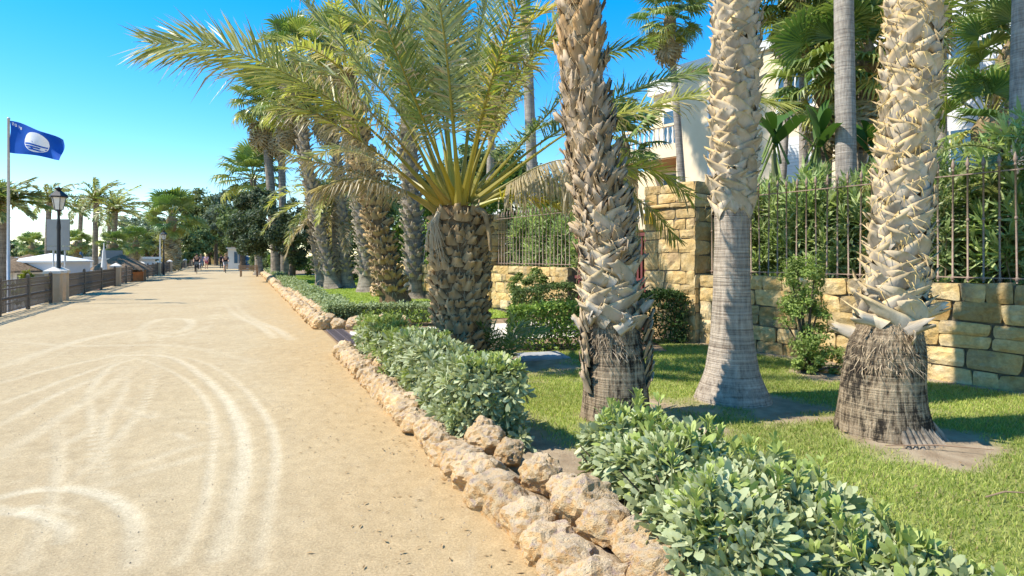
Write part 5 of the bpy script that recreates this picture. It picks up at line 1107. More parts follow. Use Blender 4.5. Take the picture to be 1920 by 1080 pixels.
# ================================================================== PALMS OF THE GARDEN BEHIND THE WALL
def gpalm(label, px0, py0, px1, py1, Yd, rad, cr, n=30, dead=4, **kw):
    top = at(px1, py1, Yd); b_ = at(px0, py0, Yd); fx = b_ + (b_ - top) * ((b_[2]) / max(.1, top[2] - b_[2])); fx[2] = 0; fx[1] = Yd
    return fan_palm(label, fx, top, rad, cr, n, group='slim palms in the villa garden', dead=dead, **kw)
gpalm('slim tall palm rising against blue sky between date palm and shaggy palm', 1000, 380, 972, -320, 21, .19, 1.3)
gpalm('slender palm with small tilted crown left of the shaggy palm', 916, 400, 925, 165, 26, .17, 1.1, 20)
gpalm('slim palm with fan head in front of the villa balcony', 1277, 320, 1256, 38, 19, .12, .85, 34, 5)
gpalm('thin pale palm trunk nearest the villa corner', 1470, 280, 1486, -10, 15, .10, .95, 34, 4)
gpalm('thin palm trunk beside the thin pale one', 1507, 280, 1506, 10, 15.5, .12, 1.0, 34, 4)
gpalm('sturdy smooth grey palm trunk left of the thick criss-cross palm', 1586, 290, 1574, -560, 12, .19, 1.3, 30)
gpalm('small fan palm with brown trunk among the slim trunks', 1546, 300, 1552, 150, 13.5, .17, 1.0, 34, 4, mat='bark_far')
gpalm('fan palm with brown skirt just behind the thick criss-cross palm', 1612, 300, 1625, 110, 13, .15, 1.05, 30, 8, mat='bark_far')
gpalm('ringed pale palm trunk at the right edge over the oleanders', 1912, 290, 1930, -600, 8.8, .135, 1.2, 26)
gpalm('light green fan palm against the sky at the right edge', 1900, 260, 1890, 110, 15, .15, .95, 26)
gpalm('fan palm head peeping out right of the thick criss-cross palm', 1765, 300, 1765, 20, 17, .15, .75, 26)
gpalm('low fan palm with broad leaves right of the thick palm', 1850, 320, 1850, 240, 11, .14, .7, 22, 3, mat='bark_far')
gpalm('young fan palm on the terrace below the balcony', 1172, 330, 1170, 275, 15.5, .10, .75, 26, 2, mat='bark_far')
# ================================================================== VILLA
bc = at(1268, 480, 24.0); bc[2] = 0; be = nrm(np.array((.65, -.76))); bn = np.array((-.76, -.65)); bn = nrm(bn); brz = math.atan2(be[1], be[0])
V = thing('villa', 'cream three-storey villa with balustraded balcony and timber soffit behind the palms', 'building', tuple(bc), brz)
# local frame: x right along the front, y away from the promenade
def vb(name, x0, x1, y0, y1, z0, z1, mat, parent=V, taper=1.0): return Acc().box(((x0 + x1) / 2, (y0 + y1) / 2, (z0 + z1) / 2), (x1 - x0, y1 - y0, z1 - z0), 0, taper=taper).build(name, M[mat], parent)
vb('wall', 0, 6.2, 0, 8, 0, 9.0, 'render'); vb('wall', -3.0, -.003, 2.6, 9, 5.7, 9.2, 'render'); vb('wall', -7.5, -.004, 2.61, 9, 0, 5.697, 'render'); vb('wall', 6.203, 16, 2.0, 10, 0, 10.6, 'offwhite')
vb('parapet', -.12, 6.32, -.12, 8.1, 9.003, 9.35, 'white'); vb('parapet', -3.2, -.13, 2.4, 9.1, 9.203, 9.9, 'white'); vb('parapet', 6.33, 16.1, 1.85, 10, 10.603, 11.0, 'white')
for x0, x1, z0 in ((-3.1, -.005, 5.75), (-7.5, -.005, 2.75)):
    vb('balcony_slab', x0, x1, .3, 2.597, z0, z0 + .55, 'render'); vb('soffit', x0, x1, .32, 2.59, z0 - .06, z0 - .004, 'woodslat')
    r_ = vb('handrail', x0, x1, .34, .5, z0 + 1.32, z0 + 1.42, 'render')
    bal = Acc().lathe((0, 0, 0), [(.05, 0), (.05, .06), (.03, .1), (.065, .3), (.03, .55), (.05, .7), (.05, .765)], 8).mesh('baluster', M['white'], True)
    for k in range(int((x1 - x0 - .2) / .24)): link('baluster', bal, V, (x1 - .2 - k * .24, .42, z0 + .553))
vb('column', -3.05, -2.65, .55, .95, 0, 5.68, 'render')
def window(x, y, z, w, h, shutter=False):
    f = vb('window', x - .06, x + w + .06, y - .05, y - .003, z - .06, z + h + .06, 'white'); 
    if shutter:
        for k in range(int(h / .12)): vb('shutter_slat', x, x + w, y - .075, y - .053, z + k * .12, z + k * .12 + .105, 'white', f)
    else:
        for k in range(2): vb('pane', x + k * (w / 2) + .03, x + (k + 1) * w / 2 - .03, y - .065, y - .053, z + .04, z + h - .04, 'glass', f)
    vb('sill', x - .1, x + w + .1, y - .14, y - .055, z - .12, z - .065, 'white', f)
window(1.5, 0, 6.75, 1.5, 1.4); window(1.5, 0, 4.25, 1.5, 1.4, True); window(4.2, 0, 6.75, 1.2, 1.4); window(4.2, 0, 4.25, 1.2, 1.4, True); window(1.5, 0, 1.2, 1.5, 1.4, True)
window(-2.4, 2.6, 6.35, 1.7, 2.0); window(-2.4, 2.6, 3.4, 1.7, 2.0); window(-6, 2.6, 3.4, 1.7, 2.0)
for x in (8, 11.5): window(x, 2.0, 7.4, 1.5, 1.5); window(x, 2.0, 4.0, 1.5, 1.6)
lw = at(1045, 420, 26.0); lw[2] = 0
V2 = thing('garden_pavilion', 'small white pavilion glimpsed behind the palms left of the shaggy trunk', 'building', tuple(lw), brz)
vb('wall', -4.5, 1.2, 0, 3.5, 0, 4.4, 'white', V2); vb('roof', -4.7, 1.4, -.2, 3.7, 4.403, 4.6, 'render', V2)
f = vb('window', -3.0, -1.9, -.05, -.004, 1.6, 2.8, 'render', V2); vb('pane', -2.93, -1.97, -.06, -.052, 1.67, 2.73, 'glass', f)

# ================================================================== SEA SIDE: RAILING, PILLARS
RD = nrm(np.array((-0.48, 1.0))); rrz = math.atan2(RD[1], RD[0])
def rp(Y, off=0.0, z=0.0): p = np.array((float(rail_x(Y)), Y)) + np.array((RD[1], -RD[0])) * off; return np.array((p[0], p[1], z))
PILM = Acc().box((0, 0, .5), (.42, .42, 1.0)).mesh('shaft', M['pillar']); 
pc = Acc(); pc.box((0, 0, 1.03), (.50, .50, .06)); pc.lathe((0, 0, 1.06), [(.34, 0), (.34, .03), (.02, .17)], 4, sq=True); PCAP = pc.mesh('cap', M['pillarcap'])
pill = [20.1, 20.9, 31.0, 40.0, 49.0, 58.5, 68, 78, 90, 104]
pl_lab = {0: 'peach rendered pillar with pyramid cap, the nearer of the pair by the lamp', 1: 'peach rendered pillar with pyramid cap, the farther of the pair by the lamp'}
for i, y in enumerate(pill):
    t = thing('railing_pillar', pl_lab.get(i, 'peach rendered railing pillar with pale pyramid cap standing alone between railings'), 'pillar', rp(y), rrz, 'pillars of the promenade railing'); link('shaft', PILM, t); link('cap', PCAP, t)
BAL = Acc(); BAL.tube([(0, 0, .08), (0, 0, .92)], .013, 5); BAL.lathe((0, 0, .40), [(.013, 0), (.04, .03), (.04, .06), (.013, .09)], 6); BAL.lathe((0, 0, .68), [(.013, 0), (.034, .025), (.013, .05)], 6); BALM = BAL.mesh('baluster', M['darkfence'])
POST = Acc().box((0, 0, .5), (.09, .09, 1.0)).lathe((0, 0, 1.0), [(.06, 0), (.06, .03), (.01, .08)], 4, sq=True).mesh('post', M['darkfence'])
def railing(y0, y1, full=True, n_post=1, lab=None):
    p0, p1 = rp(y0), rp(y1); L = float(np.linalg.norm(p1 - p0)); t = thing('railing', lab if lab else 'dark iron railing panel further along the promenade', 'railing', p0, rrz, 'promenade railing panels near' if full else 'promenade railing panels far')
    for z_ in (.10, .30, .80, .93): Acc().box((L / 2, 0, z_), (L, .035, .03)).build('rail', M['darkfence'], t)
    sp = .115 if full else .2; k = 0; x = .06
    while x < L - .03: link('baluster', BALM, t, (x, 0, 0)); x += sp
    for q in range(n_post): link('post', POST, t, (L * (q + .5) / n_post if n_post > 1 else L - .05, 0, 0))
railing(13.0, 15.4, lab='dark iron railing panel farthest out from the paired pillars'); railing(15.4, 17.6, lab='dark iron railing panel below the flagpole'); railing(17.6, 19.8, lab='dark iron railing panel in front of the yellow-green bush')
for i, (ya, yb) in enumerate(zip(pill[1:-1], pill[2:])):
    seg = 3 if i < 5 else 2
    for k in range(seg): railing(ya + .25 + (yb - ya - .5) * k / seg, ya + .25 + (yb - ya - .5) * (k + 1) / seg, i < 1, lab=('dark iron railing panel starting at the farther of the paired pillars', 'dark iron railing panel midway between the paired pillars and the next lone pillar', 'dark iron railing panel ending at the first lone pillar')[k] if i < 1 else None)
# ---- lamps
def lamp(label, loc, h):
    t = thing('street_lamp', label, 'street lamp', loc, .3, 'lanterns along the promenade'); s = h / 4.6
    a = Acc(); a.lathe((0, 0, 0), [(.16 * s, 0), (.16 * s, .25 * s), (.11 * s, .35 * s), (.10 * s, .9 * s), (.12 * s, .95 * s), (.075 * s, 1.05 * s), (.06 * s, 3.0 * s), (.075 * s, 3.1 * s), (.045 * s, 3.5 * s), (.05 * s, 3.72 * s), (.13 * s, 3.78 * s)], 12); a.build('post', M['black'], t, True)
    Acc().lathe((0, 0, 3.79 * s), [(.14 * s, 0), (.235 * s, .46 * s)], 6).build('lantern_glass', M['lampglass'], t)
    a = Acc()
    for k in range(6): th = k * PI / 3; a.tube([(.145 * s * math.cos(th), .145 * s * math.sin(th), 3.78 * s), (.242 * s * math.cos(th), .242 * s * math.sin(th), 4.26 * s)], .013 * s, 4)
    a.build('lantern_frame', M['black'], t); Acc().lathe((0, 0, 4.25 * s), [(.31 * s, 0), (.32 * s, .05 * s), (.24 * s, .14 * s), (.11 * s, .25 * s), (.08 * s, .27 * s), (.11 * s, .31 * s), (.15 * s, .36 * s), (.07 * s, .35 * s), (.02 * s, .42 * s)], 6).build('lantern_roof', M['black'], t); return t
p = at(110, 480, 20.8); lamp('black lantern street lamp rising behind the paired pillars with a grey board', (p[0], p[1], -.3), 4.3)
p = at(307, 480, 49.5); lamp('distant black lantern street lamp beside a pale post', (p[0], p[1], -.3), 4.0)
p = at(109.5, 480, 21.3); t = thing('sign_board', 'grey back of a twin-panel sign board behind the lamp post', 'sign', (p[0], p[1], -1.3)); 
for sx in (-.21, .21): z1 = float(at(0, 411, 21.3)[2]); z0 = float(at(0, 461, 21.3)[2]); Acc().box((sx, 0, (z0 + z1) / 2 + 1.3), (.405, .03, z1 - z0)).build('panel', M['greyboard'], t); Acc().box((sx, 0, z0 + 1.3 - .09), (.405, .025, .15)).build('panel', M['greyboard'], t); Acc().tube([(sx, .04, 0), (sx, .04, z1 + 1.25)], .03, 8).build('post', M['steel'], t)
# ---- flag
FY = 19.0; fx = float(at(16, 0, FY)[0]); ftop = float(at(0, 224, FY)[2])
t = thing('flagpole', 'tall slim pale metal flagpole beyond the railing', 'flagpole', (fx, FY, -1.3)); Acc().tube([(0, 0, 0), (0, 0, ftop + 1.3)], np.array([.055, .035]), 10).build('pole', M['steel'], t, True); Acc().lathe((0, 0, ftop + 1.3), [(.04, 0), (.05, .03), (.02, .07)], 10).build('finial', M['steel'], t, True); Acc().lathe((0, 0, 0), [(.14, 0), (.14, .2), (.06, .3)], 10).build('base', M['steel'], t)
FW, FH = 1.72, 1.02
def fmap(u, v, off=0.0):
    zt = -.62 * u ** 1.2 + .02 * math.sin(u * 9); zb = -FH - .26 * u ** 1.1 - .02 * math.sin(u * 7 + 1); x = .04 + FW * u * (1 - .03 * v) + .03 * math.sin(v * 6)
    y = (.07 * math.sin(u * 8 + v * 2.2) * u ** .6 + .05 * math.sin(u * 17 - v * 5) * u) + off
    return (x, y, zt + (zb - zt) * v)
fl = thing('flag', 'blue flag with white disc and wave emblem flying from the pole', 'flag', (fx, FY, ftop - .04))
a = Acc(); nu, nv = 40, 18; a.add([fmap(i / (nu - 1), j / (nv - 1)) for j in range(nv) for i in range(nu)], [(j * nu + i, j * nu + i + 1, j * nu + nu + i + 1, j * nu + nu + i) for j in range(nv - 1) for i in range(nu - 1)]); a.build('cloth', M['blue'], fl, True)
cu, cv, ru, rv = .52, .50, .235, .37
def strip(name, mat, pts2, off):   # pts2: list of ((u,v0),(u,v1))
    for s_ in (-1, 1):
        a = Acc(); vv = []
        for (u0, v0), (u1, v1) in pts2:
            for q in (0, .34, .67, 1): vv.append(fmap(u0 + (u1 - u0) * q, v0 + (v1 - v0) * q, s_ * off))
        n = len(pts2); a.add(vv, [(4 * i + j, 4 * i + 4 + j, 4 * i + 5 + j, 4 * i + 1 + j) for i in range(n - 1) for j in range(3)]); a.build(name, M[mat], fl, True)
us = np.linspace(-1, 1, 31); hh = np.sqrt(np.maximum(0, 1 - us ** 2))
strip('emblem_disc', 'flagwhite', [((cu + ru * u, cv - rv * h), (cu + ru * u, cv + rv * h)) for u, h in zip(us, hh)], .004)
for k in range(3):
    lo = .18 + .24 * k; pts2 = []
    for u, h in zip(us, hh):
        c0 = lo - .12 * u + .07 * math.sin(u * 3 + .5) + (.22 * max(0, u - .2)); w = .15; v0, v1 = c0, c0 + w
        if h > .08: pts2.append(((cu + ru * u * .94, cv + rv * min(v0, h * .93)), (cu + ru * u * .94, cv + rv * min(v1, h * .93))))
    strip('emblem_wave', 'blue', pts2, .008)
SEG = {'2': 'abged', '0': 'abcdef', '1': 'bc', '8': 'abcdefg'}
for k, ch in enumerate('2018'):
    u0, v0, w_, h_ = .035 + k * .045, .045 + .03 * k, .032, .085; S_ = dict(a=(0, 0, 1, .18), g=(0, .41, 1, .59), d=(0, .82, 1, 1), f=(0, 0, .25, .5), b=(.75, 0, 1, .5), e=(0, .5, .25, 1), c=(.75, .5, 1, 1)); a = Acc()
    for sg in SEG[ch]:
        x0, y0, x1, y1 = S_[sg]
        for s_ in (-1, 1): a.add([fmap(u0 + w_ * x, v0 + h_ * y, s_ * .006) for x, y in ((x0, y0), (x1, y0), (x1, y1), (x0, y1))], [(0, 1, 2, 3)])
    a.build('numeral', M['flagwhite'], fl)
# ================================================================== SEA SIDE: BEACH THINGS
def wind_palm(label, px, py, Yd, r_f, n=26, rad=.2, wind=(.55, -.1, 0), zb=-1.3, name='date_palm', leaf=.42, lo=-12, bx=0.0, kinds=('grey', 'green', 'grey')):
    top = at(px, py, Yd); b_ = np.array((top[0] + bx, Yd, zb)); t = thing(name, label, 'palm tree', b_, 0, 'beach palms bent by the wind')
    trunk_mesh(t, [np.zeros(3), (top - b_) * .5 + np.array((-.1, 0, 0)), top - b_], [(0, rad * 1.4), (.1, rad), (1, rad)], M['bark_far'], 12, n=24)
    for k in range(n):
        q = k / (n - 1); el = math.radians(78 + (lo - 78) * q + rng.normal(0, 6)); L = r_f * rng.uniform(.85, 1.1); pts = rotz(arc_pts(L, el, math.radians(55)), k * 2.4 + rng.normal(0, .2)); s = np.linspace(0, 1, len(pts))[:, None]; pts = pts + np.array([wind]) * (s ** 2) * L * .55
        a = Acc(); frond(a, pts + (top - b_), 30, leaf, .07, .1, .4, .25, kinds[k % 3], .05, wind=np.array(wind) * .8, rr=.03); a.build('frond', M['frond'], t)
wind_palm('thick windblown palm trunk at the flagpole on the left edge', 6, 380, 24, 1.2, 24, .17, leaf=.5)
wind_palm('windblown palm partly hidden behind the lantern', 92, 380, 36, 1.7, 18, .14)
wind_palm('windblown palm left of the tallest beach palm', 152, 392, 46, 1.8, 18, .15)
wind_palm('tallest beach palm with fronds swept to one side', 181, 376, 42, 1.95, 24, .18)
wind_palm('broad windblown beach palm right of the tallest one', 216, 396, 40, 1.9, 24, .17, kinds=('olive', 'green', 'grey'))
wind_palm('lower windblown palm behind the broad beach palm', 205, 420, 60, 1.9, 16, .16)
p = at(322, 412, 62); fan_palm('bushy fan palm beside the distant lamp', (p[0], 62, -1.3), p, .3, 2.0, 34, 'bark_far', 'fan palms on the beach side', 12, skirt=2)
for px, py, Yd, cr, lb in ((213, 460, 38, .6, 'low pale fan palm behind the closed parasol'), (143, 460, 33, .55, 'low fan palm beside the kiosk roof'), (255, 456, 48, .9, 'bright green low fan palm before the pines'), (240, 455, 55, .9, 'low palm behind the brown-roofed hut'), (60, 464, 46, .8, 'low palm behind the thatched parasols')):
    p = at(px, py, Yd); fan_palm(lb, (p[0], Yd, -1.3), p, .16, cr, 26, 'bark_far', 'low fan palms on the beach', 3)
# hedge bush behind the railing
p = at(70, 540, 19.4); shrub('yellow-green bush behind the railing beside the pillars', (p[0] - .35, p[1], -.9), [((p[0] - .35, p[1], .5), (.75, .35, .58))], 3500, (.05, .1), ((.16, .20, .03), (.36, .36, .06)))
# white kiosk
p = at(97, 480, 27); t = thing('beach_kiosk', 'white kiosk with low pyramid roof behind the railing', 'kiosk', (p[0], p[1], -1.3), .1)
Acc().box((0, 0, 1.3), (2.1, 2.1, 2.6)).build('wall', M['offwhite'], t); a = Acc(); a.lathe((0, 0, 2.6), [(1.65, 0), (1.65, .08), (.05, .42)], 4, sq=True); a.build('roof', M['white'], t); Acc().box((.0, -1.06, 1.5), (1.5, .03, 1.2)).build('shutter', M['greyboard'], t); Acc().box((0, -1.2, .95), (1.7, .25, .06)).build('counter', M['white'], t)
for sx in (-1.0, 1.0): Acc().box((sx, -1.08, 1.3), (.09, .05, 2.6)).build('corner_post', M['white'], t)
# brown-roofed hut
p = at(228, 480, 37); t = thing('beach_hut', 'small hut with brown thatched roof and orange panels', 'hut', (p[0], p[1], -1.3), .2); Acc().lathe((0, 0, 2.05), [(1.75, 0), (1.5, .2), (.5, .75), (.06, .95)], 12).build('roof', M['thatch'], t); Acc().lathe((0, 0, .0), [(1.25, 0), (1.25, 1.9)], 10).build('wall', M['orange'], t)
for k in range(6): Acc().tube([(1.35 * math.cos(k * PI / 3), 1.35 * math.sin(k * PI / 3), 0), (1.35 * math.cos(k * PI / 3), 1.35 * math.sin(k * PI / 3), 2.1)], .05, 6).build('post', M['benchwood'], t)
Acc().box((-.55, 0, 3.0), (1.2, .1, .5)).build('sign_panel', M['greyboard'], t)
# thatched parasols and closed canvas ones
for px, py, Yd, lb in ((30, 487, 26, 'thatched beach parasol nearest the flagpole'), (12, 480, 33, 'thatched beach parasol behind the palm at the left edge'), (55, 478, 38, 'thatched beach parasol behind the kiosk')):
    p = at(px, py, Yd); t = thing('thatched_parasol', lb, 'parasol', (p[0], Yd, -1.3)); Acc().lathe((0, 0, p[2] + 1.3 - .55), [(1.25, 0), (1.2, .08), (.5, .42), (.04, .6)], 14).build('thatch', M['thatch'], t); Acc().tube([(0, 0, 0), (0, 0, p[2] + 1.2)], .05, 6).build('pole', M['benchwood'], t)
for px, Yd, lb in ((195, 35, 'closed white canvas parasol between beach palms'), (152, 39, 'closed blue-grey parasol near the kiosk')):
    p = at(px, 468, Yd); t = thing('closed_parasol', lb, 'parasol', (p[0], Yd, -1.3)); Acc().lathe((0, 0, 1.0), [(.10, 0), (.26, .1), (.2, .7), (.08, p[2] + .2), (.02, p[2] + .5)], 8).build('canvas', M['canvas' if px == 195 else 'bluebox'], t); Acc().tube([(0, 0, 0), (0, 0, p[2] + 1.7)], .03, 6).build('pole', M['white'], t)
# low white beach bar
p = at(165, 480, 50); t = thing('beach_bar', 'long low white beach bar with dark openings under the palms', 'building', (p[0], p[1], -1.3), .25); Acc().box((0, 0, 1.3), (9, 4, 2.6)).build('wall', M['offwhite'], t); Acc().box((0, 0, 2.72), (9.8, 4.8, .2)).build('roof', M['white'], t)
for k in range(5): f = Acc().box((-3.6 + k * 1.8, -2.02, 1.3), (1.3, .05, 1.6)).build('window', M['white'], t); Acc().box((-3.6 + k * 1.8, -2.05, 1.3), (1.15, .03, 1.45)).build('pane', M['glass'], f)
# pale tall post beside the distant lamp, pink building behind
p = at(300, 480, 56); o = Acc().tube([(0, 0, 0), (0, 0, 1.3 + float(at(0, 440, 56)[2]))], np.array([.09, .06]), 8).build('post', M['white'], None, True); o.location = (p[0], 56, -1.3); tag(o, 'plain pale post standing next to the distant lamp', 'post')
p = at(294, 480, 90); t = thing('beach_house', 'small terracotta-pink building behind the pale post', 'building', (p[0], 90, -1.3), .2); Acc().box((0, 0, 2.6), (3.2, 4, 5.2)).build('wall', M['pinkwall'], t); Acc().box((0, 0, 5.3), (3.6, 4.4, .2)).build('roof', M['thatch'], t); Acc().box((0, -2.02, 3.6), (1, .05, 1.2)).build('window', M['glass'], t)
# ================================================================== FAR TREES AND BUILDINGS
FG = ((.07, .11, .04), (.20, .25, .09)); FB = ((.08, .115, .075), (.20, .24, .15)); FO = ((.11, .14, .04), (.28, .29, .09))
def ftree(label, px, py, Yd, rx, rz_, n, cols=FG, sz=(.25, .55), name='broadleaf_tree', base=0):
    c = at(px, py, Yd); tree(label, (c[0], Yd, base), (c[0], Yd, c[2] - rz_ * .5), [(c, (rx, rx, rz_))], 46, n, sz, cols, 'far', name, .3, 'trees closing the far end of the promenade', clr=.30)
ftree('rounded blue-green pine far behind the beach palms', 268, 428, 110, 4.4, 3.0, 5000, FB, base=-1.3)
ftree('tall domed tree at the far end of the promenade', 378, 402, 95, 4.4, 3.8, 8000, FO)
ftree('domed tree directly behind the walkers', 405, 412, 100, 4.5, 4.4, 8000, FG)
ftree('grey-green tree right of the domed trees', 430, 405, 88, 3.2, 3.8, 7000, FB)
ftree('dense tree between the far domes and the dark evergreen', 455, 408, 70, 3.0, 3.4, 6000, FG)
ftree('lower bushy tree at the promenade end', 392, 462, 105, 4.0, 2.4, 5000, FO)
ftree('small green tree beside the ochre building', 372, 455, 82, 2.2, 2.2, 4000, FG)
ftree('low shadowed tree behind the distant lamp', 335, 462, 80, 3.0, 2.4, 4000, FG, base=-1.3)
ftree('pale tree behind the low beach bar', 125, 476, 75, 3.0, 1.3, 4000, FB, base=-1.3)
ftree('far bushy tree at the left of the beach', 40, 474, 80, 3.2, 1.5, 4000, FG, base=-1.3)
ftree('far bushy tree between kiosk and hut', 285, 466, 70, 3.2, 1.9, 4000, FO, base=-1.3)
ftree('small tree behind the hut', 185, 474, 85, 4.5, 1.6, 4000, FG, base=-1.3)
# dark evergreen beside the lawn
b_ = gp(545, 531); c = at(505, 428, b_[1]); c2 = at(552, 440, b_[1]); c3 = at(470, 440, b_[1] + 1)
tree('dark leathery evergreen tree with leaning trunk over the far hedge', b_, at(553, 470, b_[1]), [(c, (1.9, 1.7, 1.75)), (c2, (1.3, 1.3, 2.0)), (c3, (1.2, 1.2, 1.3)), (at(480, 380, b_[1] + 3), (1.2, 1.2, .9))], 46, 5200, (.14, .26), ((.035, .055, .025), (.12, .15, .075)), 'leaf', 'evergreen_tree', .2, None, simple_leaf(.5), clr=.30, limbs=4)
# more greenery between the row palms
for px, py, Yd, r_, lb, cc in ((585, 480, 44, 1.8, 'green shrub mass behind the slanting palms', G2), (660, 470, 38, 1.8, 'green shrub behind the slender grey palm', G2), (725, 470, 32, 1.7, 'green shrub behind the leaning date palm', G2), (800, 470, 27, 1.6, 'green shrub behind the stout date palm', G1), (540, 500, 52, 1.6, 'low shrub behind the evergreen trunk', G1), (490, 505, 55, 1.2, 'spiky low shrub at the hedge end', G3), (860, 440, 25, 1.9, 'bright tree crown behind the date palm trunk', G1), (945, 430, 24, 1.7, 'dense green shrub behind the left pier', G1), (1010, 420, 25, 1.6, 'green shrub before the white pavilion', G2)):
    p = at(px, py, Yd); shrub(lb, (p[0], Yd, 0), [((p[0], Yd, max(1.1, p[2])), (r_, r_, max(1.1, p[2])))], 5500, (.14, .28), cc, nclump=44, mat='far', clr=.28, shell=.6)
for px, py, Yd, r_, h_, lb, cc in ((620, 400, 50, 2.6, 3.0, 'tall tree rising behind the palm row', G2), (705, 400, 46, 2.6, 3.0, 'dark tree between the row palms', G2), (800, 390, 40, 2.4, 2.8, 'dark tree behind the stout palm crown', G2), (890, 330, 42, 2.0, 2.6, 'tree seen through the date palm fronds', FG), (940, 350, 36, 2.0, 2.6, 'green tree left of the slim tall palm', FG)):
    c = at(px, py, Yd); tree(lb, (c[0], Yd, 0), (c[0], Yd, c[2]), [(c, (r_, r_, h_))], 40, 5000, (.2, .4), cc, 'far', 'broadleaf_tree', .2, None, clr=.3)
# ochre building and white booth at the end of the promenade
p = at(412, 480, 112); t = thing('end_house', 'ochre and pink house among trees at the promenade end', 'building', (p[0], p[1], 0), .3); Acc().box((0, 0, 3.4), (4.2, 4, 6.8)).build('wall', M['yellowwall'], t); Acc().box((2.9, .3, 3.0), (2.2, 3.5, 6.0)).build('wall', M['pinkwall'], t); Acc().box((.6, 0, 6.95), (7.2, 4.6, .25)).build('roof', M['thatch'], t)
for k in range(2): Acc().box((-1 + 2 * k, -2.02, 4.8), (.9, .05, 1.2)).build('window', M['glass'], t)
p = at(447, 480, 74); t = thing('ticket_booth', 'white booth with glazed front at the path side', 'booth', (p[0], p[1], 0), .35); Acc().box((0, 0, 1.25), (2.2, 1.8, 2.5)).build('wall', M['white'], t); Acc().box((0, 0, 2.58), (2.6, 2.2, .14)).build('roof', M['white'], t)
for k in range(3): Acc().box((-.2 + .5 * k, -.92, 1.4), (.4, .04, 1.4)).build('window', M['glass'], t)
p = gp(461, 505); t = thing('notice_board', 'blue notice board with a small pale mark beyond the bench', 'notice board', (p[0], p[1], 0), .2); Acc().box((0, 0, .85), (.98, .25, 1.35)).build('panel', M['bluebox'], t); Acc().box((0, -.135, .95), (.10, .012, .36)).build('mark', M['flagwhite'], t)
for sx in (-.44, .44): Acc().box((sx, 0, .1), (.08, .2, .2)).build('foot', M['black'], t)
# bench
p = gp(467, 519); t = thing('park_bench', 'slatted timber bench at the path edge by the far hedge', 'bench', (p[0], p[1], 0), math.radians(205) - .2)
for k in range(4): Acc().box((0, -.22 + .12 * k, .45), (1.4, .09, .035)).build('seat_slat', M['benchwood'], t)
for k in range(3): Acc().box((0, .28 + .05 * k, .58 + .13 * k), (1.4, .03, .10)).build('back_slat', M['benchwood'], t)
for sx in (-.58, .58):
    for sy in (-.2, .2): Acc().box((sx, sy, .215), (.06, .06, .43)).build('leg', M['benchwood'], t)
    Acc().tube([(sx, .24, .4), (sx, .42, .95)], .03, 6).build('back_post', M['benchwood'], t); Acc().box((sx, 0, .66), (.06, .5, .04)).build('armrest', M['benchwood'], t); Acc().box((sx, -.22, .54), (.05, .05, .2)).build('arm_post', M['benchwood'], t)

